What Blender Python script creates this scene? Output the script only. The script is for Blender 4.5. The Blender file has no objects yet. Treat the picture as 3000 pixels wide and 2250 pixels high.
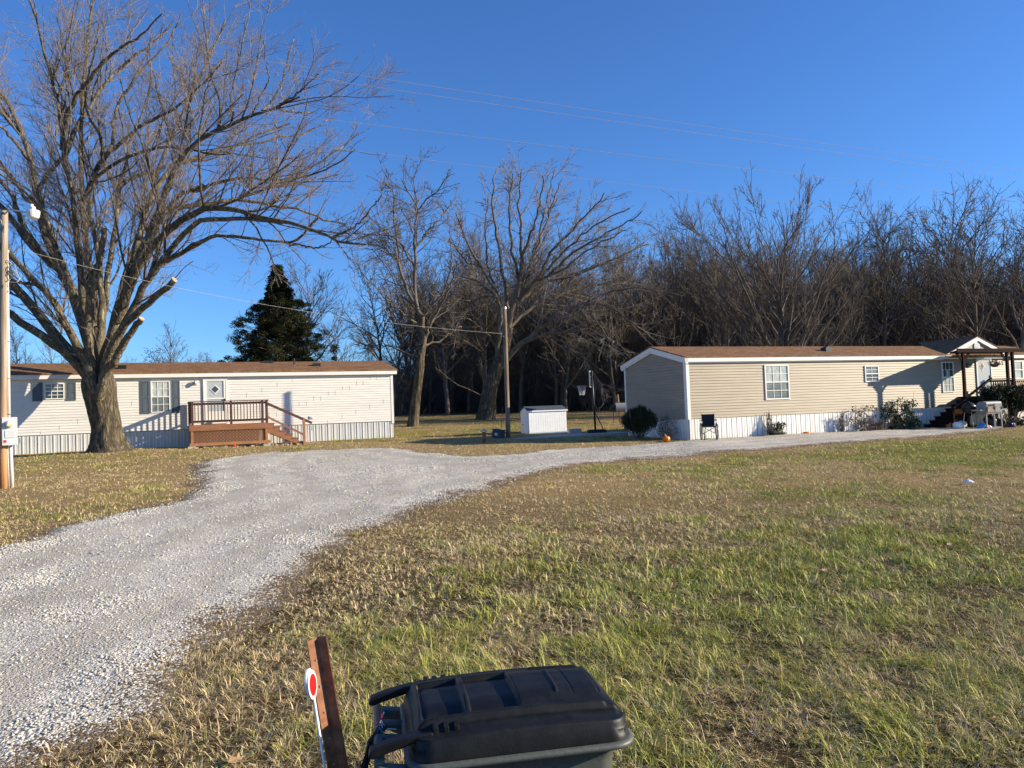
import bpy, math, random
import numpy as np
from mathutils import Vector, Matrix

# ------------------------------------------------------------------ scene, camera, light
S = bpy.context.scene
F_PX, EYE, PITCH, ROLL = 2253.0, 2.0, 2.0, -2.12
SUN_AZ, SUN_EL = 93.0, 19.0
SKY_TINT = (0.72, 1.06, 1.50)
SUN_STR, SKY_STR, EXPOSURE = 5.0, 0.078, 0.78

cam = bpy.data.cameras.new('camera')
cam.sensor_width = 36.0
cam.lens = 36.0 * F_PX / 3000.0
cam.clip_start = 0.1
cam.clip_end = 3000
camo = bpy.data.objects.new('camera', cam)
S.collection.objects.link(camo)
Rm = Matrix.Rotation(math.radians(90 + PITCH), 4, 'X') @ Matrix.Rotation(math.radians(ROLL), 4, 'Z')
camo.matrix_world = Matrix.Translation((0, 0, EYE)) @ Rm
S.camera = camo
S.render.resolution_x, S.render.resolution_y = 1024, 768

w = bpy.data.worlds.new('World'); S.world = w; w.use_nodes = True
nt = w.node_tree; nt.nodes.clear()
sky = nt.nodes.new('ShaderNodeTexSky'); sky.sky_type = 'NISHITA'; sky.sun_disc = False
sky.sun_elevation = math.radians(SUN_EL); sky.sun_rotation = math.radians(SUN_AZ)
sky.altitude = 0; sky.air_density = 1.0; sky.dust_density = 0.1; sky.ozone_density = 4.5
bg = nt.nodes.new('ShaderNodeBackground'); bg.inputs[1].default_value = SKY_STR
wo = nt.nodes.new('ShaderNodeOutputWorld')
tint = nt.nodes.new('ShaderNodeMix'); tint.data_type = 'RGBA'; tint.blend_type = 'MULTIPLY'; tint.inputs[0].default_value = 1.0; tint.inputs[7].default_value = (*SKY_TINT, 1)
nt.links.new(sky.outputs[0], tint.inputs[6]); nt.links.new(tint.outputs[2], bg.inputs[0]); nt.links.new(bg.outputs[0], wo.inputs[0])

sl = bpy.data.lights.new('sun', 'SUN'); sl.energy = SUN_STR; sl.angle = math.radians(0.53); sl.color = (1.0, 0.87, 0.66)
so = bpy.data.objects.new('sun', sl); S.collection.objects.link(so)
so.rotation_euler = (math.radians(90 - SUN_EL), 0, -math.radians(SUN_AZ + 180))
S.view_settings.view_transform = 'Standard'; S.view_settings.look = 'None'
S.view_settings.exposure = EXPOSURE; S.view_settings.gamma = 1.0

C = S.collection
rng = np.random.default_rng(7)
M3 = np.array(Rm.to_3x3())
EYEV = np.array([0, 0, EYE])

def at(u, v, Y):
    """world point seen at photo pixel (3000x2250 scale) at distance Y ahead of the camera"""
    d = M3 @ np.array([(u - 1500) / F_PX, -(v - 1125) / F_PX, -1.0])
    return EYEV + d * (Y / d[1])

# ------------------------------------------------------------------ terrain heights
_gy = np.array([-400, -60, -6, 0, 3, 8, 15, 22, 28, 33, 40, 50, 70, 100, 200, 600.])
_gv = np.array([-2.4, -2.2, -2.15, -2.13, -2.1, -1.9, -1.6, -1.35, -1.21, -1.10, -.85, -.47, .35, 1.0, 1.6, 2.4])
_fy = np.linspace(-400, 600, 10001)
_ff = np.interp(_fy, _gy, _gv)
_k = np.ones(31) / 31
_ff = np.convolve(np.pad(_ff, 15, mode='edge'), _k, 'valid')

def vnoise(x, y, seed=0):
    xi = np.floor(x).astype(np.int64); yi = np.floor(y).astype(np.int64)
    fx = x - xi; fy = y - yi
    fx = fx * fx * (3 - 2 * fx); fy = fy * fy * (3 - 2 * fy)
    def h(a, b):
        n = (a * 374761393 + b * 668265263 + seed * 1442695041) & 0x7fffffff
        n = (n ^ (n >> 13)) * 1274126177 & 0x7fffffff
        return ((n ^ (n >> 16)) & 0xffff) / 65535.0
    return (h(xi, yi) * (1 - fx) + h(xi + 1, yi) * fx) * (1 - fy) + (h(xi, yi + 1) * (1 - fx) + h(xi + 1, yi + 1) * fx) * fy

def fbm(x, y, seed=0, o=4):
    s = 0; a = .5; t = 0
    for i in range(o):
        s = s + a * vnoise(x, y, seed + i * 17); t += a
        x = x * 2.03 + 5.1; y = y * 2.03 + 1.7; a *= .5
    return s / t

def gz(x, y):
    x = np.asarray(x, float); y = np.asarray(y, float)
    z = 2 + np.interp(y, _fy, _ff) - .0125 * np.clip(x, -60, 60)
    z = z + .13 * np.exp(-((x + 14.6) ** 2 + (y - 27.4) ** 2) / 4.5)
    near = np.clip((60 - np.abs(y)) / 40, 0, 1)
    z = z + (fbm(x * .35, y * .35, 3) - .5) * .10 * near + (fbm(x * 1.7, y * 1.7, 9) - .5) * .035 * near
    return z

def g1(x, y): return float(gz(np.array([x]), np.array([y]))[0])

# ------------------------------------------------------------------ materials
def mk(name, col, rough=.6, var=.15, scale=4., bump=0., col2=None, stretch=(1, 1, 1), metallic=0., detail=6., bscale=None, coord='Object', thr=None, spec=.5, attr=None, trans=0.):
    m = bpy.data.materials.new(name); m.use_nodes = True
    n = m.node_tree.nodes; l = m.node_tree.links
    b = n['Principled BSDF']
    b.inputs['Roughness'].default_value = rough; b.inputs['Metallic'].default_value = metallic
    b.inputs['Specular IOR Level'].default_value = spec
    tc = n.new('ShaderNodeTexCoord'); mp = n.new('ShaderNodeMapping'); mp.inputs['Scale'].default_value = stretch
    l.new(tc.outputs[coord], mp.inputs[0])
    no = n.new('ShaderNodeTexNoise'); no.inputs['Scale'].default_value = scale; no.inputs['Detail'].default_value = detail
    no.inputs['Roughness'].default_value = .65
    l.new(mp.outputs[0], no.inputs['Vector'])
    r = n.new('ShaderNodeValToRGB')
    a = [c * (1 - var) for c in col]; bb = list(col2) if col2 else [min(c * (1 + var), 1) for c in col]
    lo, hi = thr if thr else (.3, .7)
    r.color_ramp.elements[0].position = lo; r.color_ramp.elements[1].position = hi
    r.color_ramp.elements[0].color = (*a, 1); r.color_ramp.elements[1].color = (*bb, 1)
    l.new(no.outputs[0], r.inputs[0])
    out = r.outputs[0]
    if attr:
        va = n.new('ShaderNodeVertexColor'); va.layer_name = attr
        mx = n.new('ShaderNodeMix'); mx.data_type = 'RGBA'; mx.blend_type = 'MULTIPLY'; mx.inputs[0].default_value = 1
        l.new(va.outputs[0], mx.inputs[6]); l.new(out, mx.inputs[7]); out = mx.outputs[2]
    l.new(out, b.inputs['Base Color'])
    if bump:
        bu = n.new('ShaderNodeBump'); bu.inputs['Strength'].default_value = 1; bu.inputs['Distance'].default_value = bump
        if bscale:
            n2 = n.new('ShaderNodeTexNoise'); n2.inputs['Scale'].default_value = bscale; n2.inputs['Detail'].default_value = 5
            l.new(mp.outputs[0], n2.inputs['Vector']); l.new(n2.outputs[0], bu.inputs['Height'])
        else: l.new(no.outputs[0], bu.inputs['Height'])
        l.new(bu.outputs[0], b.inputs['Normal'])
    if trans: 
        b.inputs['Transmission Weight'].default_value = 0
        tr = n.new('ShaderNodeBsdfTranslucent'); ms = n.new('ShaderNodeMixShader'); ms.inputs[0].default_value = trans
        l.new(out, tr.inputs[0]); l.new(b.outputs[0], ms.inputs[1]); l.new(tr.outputs[0], ms.inputs[2])
        l.new(ms.outputs[0], n['Material Output'].inputs[0])
    return m

MT = {}
MT['siding_white'] = mk('white_vinyl', (.73, .70, .635), .55, .06, 1.2, 0, (.78, .755, .70), (1, 1, 6))
MT['trim_white'] = mk('white_trim', (.76, .74, .69), .45, .05, 3, .001)
MT['seam'] = mk('siding_seam', (.36, .35, .33), .7)
MT['siding_tan'] = mk('tan_vinyl', (.325, .265, .185), .55, .07, .8, 0, (.375, .31, .22), (1, 1, 5))
MT['skirt_grey'] = mk('grey_skirting', (.50, .51, .50), .45, .1, 2, 0, None, (1, 1, .5))
MT['skirt_white'] = mk('white_skirting', (.80, .79, .75), .45, .06, 3, 0)
MT['skirt_gap_shade'] = mk('skirting_channel_shade', (.30, .29, .34), .6)  # channel backing coloured dark to paint in the groove shadow
MT['shutter'] = mk('slate_shutter', (.085, .11, .135), .5, .12, 8)
MT['glass'] = mk('window_glass', (.10, .12, .13), .08, .5, 1.5, 0, (.24, .26, .26), (1, 1, 2.0), spec=.8)
MT['glass_dark'] = mk('dark_window_glass', (.035, .05, .06), .06, .4, 2, spec=.8)
MT['glass_pale'] = mk('curtained_glass', (.42, .45, .42), .12, .35, 3.5, 0, (.62, .65, .60), (1, 1, .6), spec=.7)
MT['door_white'] = mk('white_door', (.42, .46, .47), .35, .04, 2)  # greyed below white to hold the storm door's shade in the colour
MT['deck_dark'] = mk('dark_stained_wood', (.085, .036, .026), .6, .35, 6, .002, None, (1, 1, 3))
MT['deck_red'] = mk('red_stained_wood', (.27, .115, .05), .6, .3, 3, .002, None, (1, 1, 8))
MT['deck_tan'] = mk('weathered_stained_wood', (.33, .15, .062), .65, .25, 5, .002)
MT['porch_wood'] = mk('porch_wood', (.022, .012, .010), .9, .35, 5, .002, spec=.1)
MT['porch_pale'] = mk('pale_rail_wood', (.36, .23, .13), .7, .2, 5)  # lighter brown than the other porch wood
MT['concrete'] = mk('concrete', (.42, .39, .34), .9, .2, 12, .004)
MT['metal_white'] = mk('painted_white_steel', (.80, .82, .85), .45, .05, 3)
MT['metal_grey'] = mk('galvanised_steel', (.50, .51, .50), .4, .12, 9, 0, None, (1, 1, 1), .6)
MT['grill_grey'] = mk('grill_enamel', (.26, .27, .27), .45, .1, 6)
MT['grey_paint'] = mk('grey_paint', (.55, .57, .57), .45, .06, 6)
MT['black'] = mk('black_rubber', (.012, .012, .014), .6, .3, 6)
MT['black_metal'] = mk('black_metal', (.015, .015, .016), .4, .3, 6)
MT['black_cloth'] = mk('black_cloth', (.012, .014, .022), .8, .3, 6)
MT['chrome'] = mk('chrome', (.55, .55, .56), .25, .05, 6, metallic=.9)
MT['pole_orange'] = mk('pole_butt', (.42, .17, .05), .8, .3, 5, .006, (.56, .27, .10), (3, 3, .12), thr=(.35, .65))
MT['pole_brown'] = mk('brown_pole_wood', (.13, .09, .06), .8, .35, 5, .006, (.34, .25, .17), (3, 3, .12), thr=(.35, .65))
MT['pole_wood'] = mk('pole_wood', (.30, .225, .15), .8, .35, 5, .006, (.46, .37, .27), (3, 3, .12), thr=(.35, .65))
MT['pvc'] = mk('grey_conduit', (.66, .64, .62), .4, .06, 4)
MT['wire'] = mk('wire', (.27, .24, .25), .7)
MT['wire_white'] = mk('pale_cable', (.38, .36, .31), .6)
MT['lamp'] = mk('lamp_plastic', (.70, .69, .65), .4, .04, 5)
MT['rust'] = mk('rusty_steel', (.26, .095, .045), .8, .4, 25, .001, (.38, .17, .085))
MT['pumpkin'] = mk('pumpkin_skin', (.80, .22, .02), .4, .2, 5)
MT['pumpkin_dark'] = mk('pumpkin_skin_dark', (.45, .13, .015), .5, .2, 5)
MT['stem_tan'] = mk('pumpkin_stem', (.5, .38, .2), .8)
MT['red'] = mk('red_reflector', (.85, .012, .012), .35, .03, 6)
MT['white_plastic'] = mk('white_plastic', (.86, .86, .84), .4, .03, 6)
MT['blue'] = mk('blue_plastic', (.02, .22, .60), .35, .3, 8)
MT['darkblue'] = mk('dark_blue_plastic', (.02, .02, .14), .35, .3, 8)
MT['bin'] = mk('bin_plastic', (.009, .0092, .0090), .5, .35, 14, .0006, (.021, .021, .020), bscale=160, thr=(.42, .85), spec=.3)
MT['bin_body'] = mk('bin_body_plastic', (.085, .094, .080), .5, .2, 60, .0006, bscale=200)
MT['scuff'] = mk('scuffed_plastic', (.13, .13, .12), .7, .4, 90)
MT['leaf_dry'] = mk('dry_leaf', (.34, .19, .09), .8, .3, 20, 0, (.52, .36, .2))

def two_tone(m, low, z0, z1):
    n = m.node_tree.nodes; l = m.node_tree.links; b = n['Principled BSDF']; src = b.inputs['Base Color'].links[0].from_socket
    tc = n.new('ShaderNodeTexCoord'); sx = n.new('ShaderNodeSeparateXYZ'); l.new(tc.outputs['Object'], sx.inputs[0])
    mr = n.new('ShaderNodeMapRange'); mr.inputs[1].default_value = z0; mr.inputs[2].default_value = z1; l.new(sx.outputs[2], mr.inputs[0])
    mu = n.new('ShaderNodeMix'); mu.data_type = 'RGBA'; mu.blend_type = 'MULTIPLY'; mu.inputs[0].default_value = 1; mu.inputs[7].default_value = (*low, 1); l.new(src, mu.inputs[6])
    mx = n.new('ShaderNodeMix'); mx.data_type = 'RGBA'; l.new(mr.outputs[0], mx.inputs[0]); l.new(mu.outputs[2], mx.inputs[6]); l.new(src, mx.inputs[7]); l.new(mx.outputs[2], b.inputs['Base Color'])
two_tone(MT['pole_wood'], (1.2, .72, .40), .4, 3.0)

def roof_mat(name, c1, c2):
    m = bpy.data.materials.new(name); m.use_nodes = True; n = m.node_tree.nodes; l = m.node_tree.links
    b = n['Principled BSDF']; b.inputs['Roughness'].default_value = .95; b.inputs['Specular IOR Level'].default_value = .1
    tc = n.new('ShaderNodeTexCoord')
    br = n.new('ShaderNodeTexBrick'); br.inputs['Scale'].default_value = 1; br.inputs['Brick Width'].default_value = .33; br.inputs['Row Height'].default_value = .14
    br.inputs['Mortar Size'].default_value = .006; br.inputs['Color1'].default_value = (*c1, 1); br.inputs['Color2'].default_value = (*c2, 1)
    br.inputs['Mortar'].default_value = (c1[0] * .5, c1[1] * .5, c1[2] * .5, 1); br.inputs['Bias'].default_value = -.1
    l.new(tc.outputs['Object'], br.inputs[0])
    no = n.new('ShaderNodeTexNoise'); no.inputs['Scale'].default_value = 9; no.inputs['Detail'].default_value = 8
    mp = n.new('ShaderNodeMapping'); mp.inputs['Scale'].default_value = (.7, 3, 3); l.new(tc.outputs['Object'], mp.inputs[0]); l.new(mp.outputs[0], no.inputs[0])
    r = n.new('ShaderNodeValToRGB'); r.color_ramp.elements[0].position = .3; r.color_ramp.elements[1].position = .7
    r.color_ramp.elements[0].color = (.6, .6, .6, 1); r.color_ramp.elements[1].color = (1.3, 1.25, 1.2, 1)
    l.new(no.outputs[0], r.inputs[0])
    mx = n.new('ShaderNodeMix'); mx.data_type = 'RGBA'; mx.blend_type = 'MULTIPLY'; mx.inputs[0].default_value = 1
    l.new(br.outputs[0], mx.inputs[6]); l.new(r.outputs[0], mx.inputs[7]); l.new(mx.outputs[2], b.inputs['Base Color'])
    return m
MT['roof'] = roof_mat('brown_shingles', (.21, .115, .062), (.30, .175, .098))
MT['roof_grey'] = mk('grey_shed_roof', (.055, .07, .09), .9, .2, 5)

def bark(name, c1, c2, sc=5., bump=.03, st=(1, 1, .16)):
    m = bpy.data.materials.new(name); m.use_nodes = True; n = m.node_tree.nodes; l = m.node_tree.links
    b = n['Principled BSDF']; b.inputs['Roughness'].default_value = .95; b.inputs['Specular IOR Level'].default_value = .15
    tc = n.new('ShaderNodeTexCoord'); mp = n.new('ShaderNodeMapping'); mp.inputs['Scale'].default_value = st
    l.new(tc.outputs['Object'], mp.inputs[0])
    no = n.new('ShaderNodeTexNoise'); no.inputs['Scale'].default_value = sc; no.inputs['Detail'].default_value = 8; no.inputs['Roughness'].default_value = .6
    no.inputs['Distortion'].default_value = .6
    l.new(mp.outputs[0], no.inputs[0])
    mu = n.new('ShaderNodeMath'); mu.operation = 'SUBTRACT'; mu.inputs[1].default_value = .5; l.new(no.outputs[0], mu.inputs[0])
    ab = n.new('ShaderNodeMath'); ab.operation = 'ABSOLUTE'; l.new(mu.outputs[0], ab.inputs[0])
    m5 = n.new('ShaderNodeMath'); m5.operation = 'MULTIPLY'; m5.inputs[1].default_value = 6; m5.use_clamp = True; l.new(ab.outputs[0], m5.inputs[0])
    r = n.new('ShaderNodeValToRGB'); r.color_ramp.elements[0].color = (*[c * .45 for c in c1], 1); r.color_ramp.elements[1].color = (*c2, 1)
    e = r.color_ramp.elements.new(.35); e.color = (*c1, 1)
    l.new(m5.outputs[0], r.inputs[0])
    n2 = n.new('ShaderNodeTexNoise'); n2.inputs['Scale'].default_value = 1.3; n2.inputs['Detail'].default_value = 4; l.new(tc.outputs['Object'], n2.inputs[0])
    r2 = n.new('ShaderNodeValToRGB'); r2.color_ramp.elements[0].position = .35; r2.color_ramp.elements[1].position = .65
    r2.color_ramp.elements[0].color = (.75, .78, .68, 1); r2.color_ramp.elements[1].color = (1.15, 1.1, 1.05, 1); l.new(n2.outputs[0], r2.inputs[0])
    mx = n.new('ShaderNodeMix'); mx.data_type = 'RGBA'; mx.blend_type = 'MULTIPLY'; mx.inputs[0].default_value = 1
    l.new(r.outputs[0], mx.inputs[6]); l.new(r2.outputs[0], mx.inputs[7]); l.new(mx.outputs[2], b.inputs['Base Color'])
    bu = n.new('ShaderNodeBump'); bu.inputs['Distance'].default_value = bump; l.new(m5.outputs[0], bu.inputs['Height']); l.new(bu.outputs[0], b.inputs['Normal'])
    return m
MT['bark'] = bark('grey_brown_bark', (.135, .11, .08), (.27, .225, .165), 7, .05)
MT['bark_limb'] = bark('limb_bark', (.16, .135, .10), (.30, .26, .20), 6, .02, (1, 1, .4))
MT['twig'] = mk('twig_bark', (.255, .205, .17), .9, .25, 3, spec=.1)
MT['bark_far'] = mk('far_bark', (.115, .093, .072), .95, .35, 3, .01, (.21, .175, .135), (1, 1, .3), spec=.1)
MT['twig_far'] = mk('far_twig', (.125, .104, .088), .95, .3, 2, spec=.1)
MT['twig_pale'] = mk('pale_twig', (.24, .20, .165), .95, .3, 2, spec=.1)
MT['cutwood'] = mk('cut_wood', (.62, .40, .22), .8, .2, 12)

# ------------------------------------------------------------------ mesh helpers
class MB:
    def __init__(s): s.v = []; s.f = []; s.m = []; s.cur = 0
    def add(s, vs, fs):
        o = len(s.v); s.v += [tuple(map(float, p)) for p in vs]; s.f += [tuple(i + o for i in f) for f in fs]; s.m += [s.cur] * len(fs); return s
    def box(s, a, b, rot=None, piv=None):
        x0, y0, z0 = a; x1, y1, z1 = b
        vs = [(x0, y0, z0), (x1, y0, z0), (x1, y1, z0), (x0, y1, z0), (x0, y0, z1), (x1, y0, z1), (x1, y1, z1), (x0, y1, z1)]
        if rot is not None:
            p = Vector(piv) if piv else Vector(((x0 + x1) / 2, (y0 + y1) / 2, (z0 + z1) / 2))
            vs = [tuple(rot @ (Vector(v) - p) + p) for v in vs]
        return s.add(vs, [(0, 3, 2, 1), (4, 5, 6, 7), (0, 1, 5, 4), (1, 2, 6, 5), (2, 3, 7, 6), (3, 0, 4, 7)])
    def bar(s, p, q, w, h, up=(0, 0, 1)):
        p = Vector(p); q = Vector(q); d = (q - p).normalized(); u = Vector(up)
        sd = d.cross(u)
        if sd.length < 1e-4: sd = d.cross(Vector((1, 0, 0)))
        sd.normalize(); u = sd.cross(d).normalized()
        vs = [tuple(e + sd * (a * w / 2) + u * (b * h / 2)) for e in (p, q) for a, b in ((-1, -1), (1, -1), (1, 1), (-1, 1))]
        return s.add(vs, [(0, 1, 2, 3), (7, 6, 5, 4), (0, 4, 5, 1), (1, 5, 6, 2), (2, 6, 7, 3), (3, 7, 4, 0)])
    def tube(s, pts, rad, n=8, cap=True):
        pts = [Vector(p) for p in pts]; rad = rad if hasattr(rad, '__len__') else [rad] * len(pts)
        vs = []; a = Vector((0.31, 0.2, 0.93))
        for i, p in enumerate(pts):
            t = (pts[min(i + 1, len(pts) - 1)] - pts[max(i - 1, 0)]).normalized()
            x = t.cross(a)
            if x.length < .05: x = t.cross(Vector((1, 0, 0)))
            x.normalize(); y = t.cross(x)
            for k in range(n):
                g = 2 * math.pi * k / n; vs.append(tuple(p + (x * math.cos(g) + y * math.sin(g)) * rad[i]))
        fs = []
        for i in range(len(pts) - 1):
            for k in range(n): fs.append((i * n + k, i * n + (k + 1) % n, (i + 1) * n + (k + 1) % n, (i + 1) * n + k))
        if cap: fs.append(tuple(range(n - 1, -1, -1))); fs.append(tuple((len(pts) - 1) * n + k for k in range(n)))
        return s.add(vs, fs)
    def rings(s, rings, cap=True):
        n = len(rings[0]); vs = [p for r in rings for p in r]; fs = []
        for i in range(len(rings) - 1):
            for k in range(n): fs.append((i * n + k, i * n + (k + 1) % n, (i + 1) * n + (k + 1) % n, (i + 1) * n + k))
        if cap: fs.append(tuple(range(n - 1, -1, -1))); fs.append(tuple((len(rings) - 1) * n + k for k in range(n)))
        return s.add(vs, fs)
    def lathe(s, prof, c=(0, 0, 0), n=20, wob=0, lobes=0):
        rs = []
        for r, z in prof:
            rs.append([(c[0] + r * (1 + wob * abs(math.cos(lobes * g / 2.))) * math.cos(g), c[1] + r * (1 + wob * abs(math.cos(lobes * g / 2.))) * math.sin(g), c[2] + z) for g in [2 * math.pi * k / n for k in range(n)]])
        return s.rings(rs)
    def prism(s, poly, y0, y1):   # poly in (x,z), extruded along y
        n = len(poly); vs = [(x, y0, z) for x, z in poly] + [(x, y1, z) for x, z in poly]
        return s.add(vs, [tuple(range(n)), tuple(range(2 * n - 1, n - 1, -1))] + [(i, i + n, (i + 1) % n + n, (i + 1) % n) for i in range(n)])
    def build(s, name, mats, parent=None, smooth=False, bevel=0, label=None):
        me = bpy.data.meshes.new(name); me.from_pydata(s.v, [], s.f); me.update()
        mats = mats if isinstance(mats, (list, tuple)) else [mats]
        for m in mats: me.materials.append(MT[m] if isinstance(m, str) else m)
        me.polygons.foreach_set('material_index', s.m)
        if smooth: me.polygons.foreach_set('use_smooth', [True] * len(me.polygons))
        o = bpy.data.objects.new(name, me); C.objects.link(o)
        if parent is not None: o.parent = parent
        if bevel:
            md = o.modifiers.new('bevel', 'BEVEL'); md.width = bevel; md.segments = 2; md.limit_method = 'ANGLE'
        if label: o['label'] = label
        return o

def npmesh(name, V, F, mats, parent=None, smooth=False, col=None, link=True, mi=None):
    V = np.asarray(V, np.float32); F = np.asarray(F, np.int32)
    me = bpy.data.meshes.new(name); k = F.shape[1]
    me.vertices.add(len(V)); me.vertices.foreach_set('co', V.ravel())
    me.loops.add(F.size); me.loops.foreach_set('vertex_index', F.ravel())
    me.polygons.add(len(F)); me.polygons.foreach_set('loop_start', np.arange(0, F.size, k, dtype=np.int32))
    me.polygons.foreach_set('loop_total', np.full(len(F), k, np.int32))
    if smooth: me.polygons.foreach_set('use_smooth', np.ones(len(F), bool))
    mats = mats if isinstance(mats, (list, tuple)) else [mats]
    for m in mats: me.materials.append(MT[m] if isinstance(m, str) else m)
    if mi is not None: me.polygons.foreach_set('material_index', mi)
    me.update(calc_edges=True)
    if col is not None:
        a = me.color_attributes.new('Col', 'FLOAT_COLOR', 'POINT')
        c4 = np.ones((len(V), 4), np.float32); c4[:, :3] = col; a.data.foreach_set('color', c4.ravel())
    o = bpy.data.objects.new(name, me)
    if link: C.objects.link(o)
    if parent is not None: o.parent = parent
    return o

def tag(o, label=None, cat=None, group=None, kind=None):
    if label: o['label'] = label
    if cat: o['category'] = cat
    if group: o['group'] = group
    if kind: o['kind'] = kind
    return o

def thing(name, loc, rz, label, cat, group=None):
    o = bpy.data.objects.new(name, None); C.objects.link(o); o.location = loc; o.rotation_euler = (0, 0, rz)
    o.empty_display_size = .3
    return tag(o, label, cat, group)

# ------------------------------------------------------------------ branches
def nrm(a): return a / np.maximum(np.linalg.norm(a, axis=-1, keepdims=True), 1e-9)

def tubes(P, R, n=3):
    """P[N,k,3], R[N,k] -> verts, quads"""
    N, k, _ = P.shape
    T = np.empty_like(P); T[:, 1:-1] = P[:, 2:] - P[:, :-2]; T[:, 0] = P[:, 1] - P[:, 0]; T[:, -1] = P[:, -1] - P[:, -2]
    T = nrm(T)
    T0 = nrm(P[:, -1] - P[:, 0])[:, None, :]
    ref = np.where(np.abs(T0[..., 2:3]) > .8, np.array([1., 0, 0]), np.array([0, 0, 1.]))
    X = nrm(np.cross(T, np.broadcast_to(ref, T.shape))); Y = np.cross(T, X)
    g = np.arange(n) * 2 * np.pi / n
    V = P[:, :, None, :] + R[:, :, None, None] * (X[:, :, None, :] * np.cos(g)[None, None, :, None] + Y[:, :, None, :] * np.sin(g)[None, None, :, None])
    base = (np.arange(N) * k * n)[:, None, None] + (np.arange(k - 1) * n)[None, :, None]
    j = np.arange(n)[None, None, :]; j2 = (j + 1) % n
    Fq = np.stack([base + j, base + j2, base + n + j2, base + n + j], -1).reshape(-1, 4)
    return V.reshape(-1, 3), Fq

def cat_vf(lst):
    vs = []; fs = []; o = 0
    for v, f in lst: vs.append(v); fs.append(f + o); o += len(v)
    return np.concatenate(vs), np.concatenate(fs)

def resample(pts, rad, k, r, wob=0.):
    pts = np.asarray(pts, float); d = np.r_[0, np.cumsum(np.linalg.norm(np.diff(pts, axis=0), axis=1))]
    t = np.linspace(0, d[-1], k)
    # catmull-rom like smoothing: interpolate then soften
    fine = np.linspace(0, d[-1], 60); Q = np.stack([np.interp(fine, d, pts[:, i]) for i in range(3)], 1)
    kk = 7
    Qs = np.stack([np.convolve(np.pad(Q[:, i], kk // 2, mode='reflect', reflect_type='odd'), np.ones(kk) / kk, 'valid') for i in range(3)], 1)
    P = np.stack([np.interp(t, fine, Qs[:, i]) for i in range(3)], 1)
    if wob: 
        n = r.normal(0, wob, P.shape); n[0] = 0; P = P + n
    R = np.interp(t, np.linspace(0, d[-1], len(rad)), rad)
    return P, R

def spawn(P, R, r, dens, tmin, lf, ang, up, k, wob=.12, rf=.6, rmin=.004, maxlen=9., tmax=.98, out=None, outw=0., rtip=.35, tl=.5):
    N, kk, _ = P.shape
    seg = np.linalg.norm(np.diff(P, axis=1), axis=2); L = seg.sum(1)
    n = r.poisson(L * dens * (tmax - tmin)); n = np.maximum(n, 1)
    idx = np.repeat(np.arange(N), n); M = len(idx)
    t = r.uniform(tmin, tmax, M); ft = t * (kk - 1); i0 = np.minimum(ft.astype(int), kk - 2); fr = (ft - i0)[:, None]
    A = P[idx, i0]; B = P[idx, i0 + 1]; pos = A * (1 - fr) + B * fr; T = nrm(B - A)
    rr = R[idx, i0] * (1 - fr[:, 0]) + R[idx, i0 + 1] * fr[:, 0]
    q = nrm(r.normal(size=(M, 3))); perp = nrm(q - (q * T).sum(1, keepdims=True) * T)
    a = np.radians(r.normal(ang, ang * .25, M))[:, None]
    d = T * np.cos(a) + perp * np.sin(a)
    d[:, 2] += up
    if out is not None:
        o = pos - out; o[:, 2] *= .75; d = d + outw * nrm(o)
    d = nrm(d)
    ln = np.minimum(L[idx] * lf * (1.05 - tl * t) * r.uniform(.55, 1.3, M), maxlen)
    pts = [pos]; cur = pos; dd = d
    for s in range(k - 1):
        dd = nrm(dd + r.normal(0, wob, (M, 3)) + np.array([0, 0, up * .25]))
        cur = cur + dd * (ln / (k - 1))[:, None]; pts.append(cur)
    Pn = np.stack(pts, 1)
    r0 = np.maximum(np.minimum(rr * rf, ln * .0095 + .002), rmin)
    Rn = r0[:, None] * np.linspace(1, rtip, k)[None]; Rn = np.maximum(Rn, rmin * .6)
    return Pn, Rn

# ================================================================== SETTING
# ---- driveway outline (metres)
DT = [(-7.3, 3), (-7.3, 8), (-7.16, 10.7), (-7.15, 11.62), (-6.94, 13.22), (-6.66, 13.96), (-6.32, 14.96), (-6.44, 16.42), (-7.48, 18.78), (-8.68, 21.66), (-9.28, 24.46), (-8.66, 26.4), (-6.82, 27.3), (-4.24, 26.9), (-2.79, 24.92), (-2.27, 23.3), (-1.17, 22.38), (-0.08, 22.78), (1.38, 24.3), (4.66, 26.1), (7.66, 28.2), (10.04, 29.2), (13.62, 30.3), (14.82, 30.7), (16.85, 31.0), (17.73, 31.0), (18.71, 29.98)]
DB = [(17.41, 28.72), (13.52, 26.22), (9.85, 24.6), (7.55, 23.3), (4.48, 21.7), (2.5, 20.84), (1.12, 19.7), (-0.08, 17.46), (-1.46, 14.76), (-2.05, 12.88), (-2.65, 11.26), (-2.65, 10.1), (-2.63, 9.04), (-2.61, 8.36), (-2.81, 7.56), (-3.01, 6.72), (-2.98, 6.04), (-2.91, 5.56), (-2.96, 4.82), (-2.93, 4.0), (-3.1, 0), (-3.1, -6), (-7.6, -6)]
DP = np.array(DT + DB)

def drive_sd(x, y):
    """signed distance to the driveway edge, positive inside"""
    x = np.asarray(x, float); y = np.asarray(y, float)
    A = DP; B = np.roll(DP, -1, 0); best = np.full(x.shape, 1e9); ins = np.zeros(x.shape, bool)
    for (ax, ay), (bx, by) in zip(A, B):
        ex, ey = bx - ax, by - ay; t = np.clip(((x - ax) * ex + (y - ay) * ey) / (ex * ex + ey * ey), 0, 1)
        best = np.minimum(best, np.hypot(x - ax - t * ex, y - ay - t * ey))
        c = ((ay > y) != (by > y)); 
        if ay != by: ins ^= c & (x < (bx - ax) * (y - ay) / (by - ay) + ax)
    return np.where(ins, best, -best)

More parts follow.
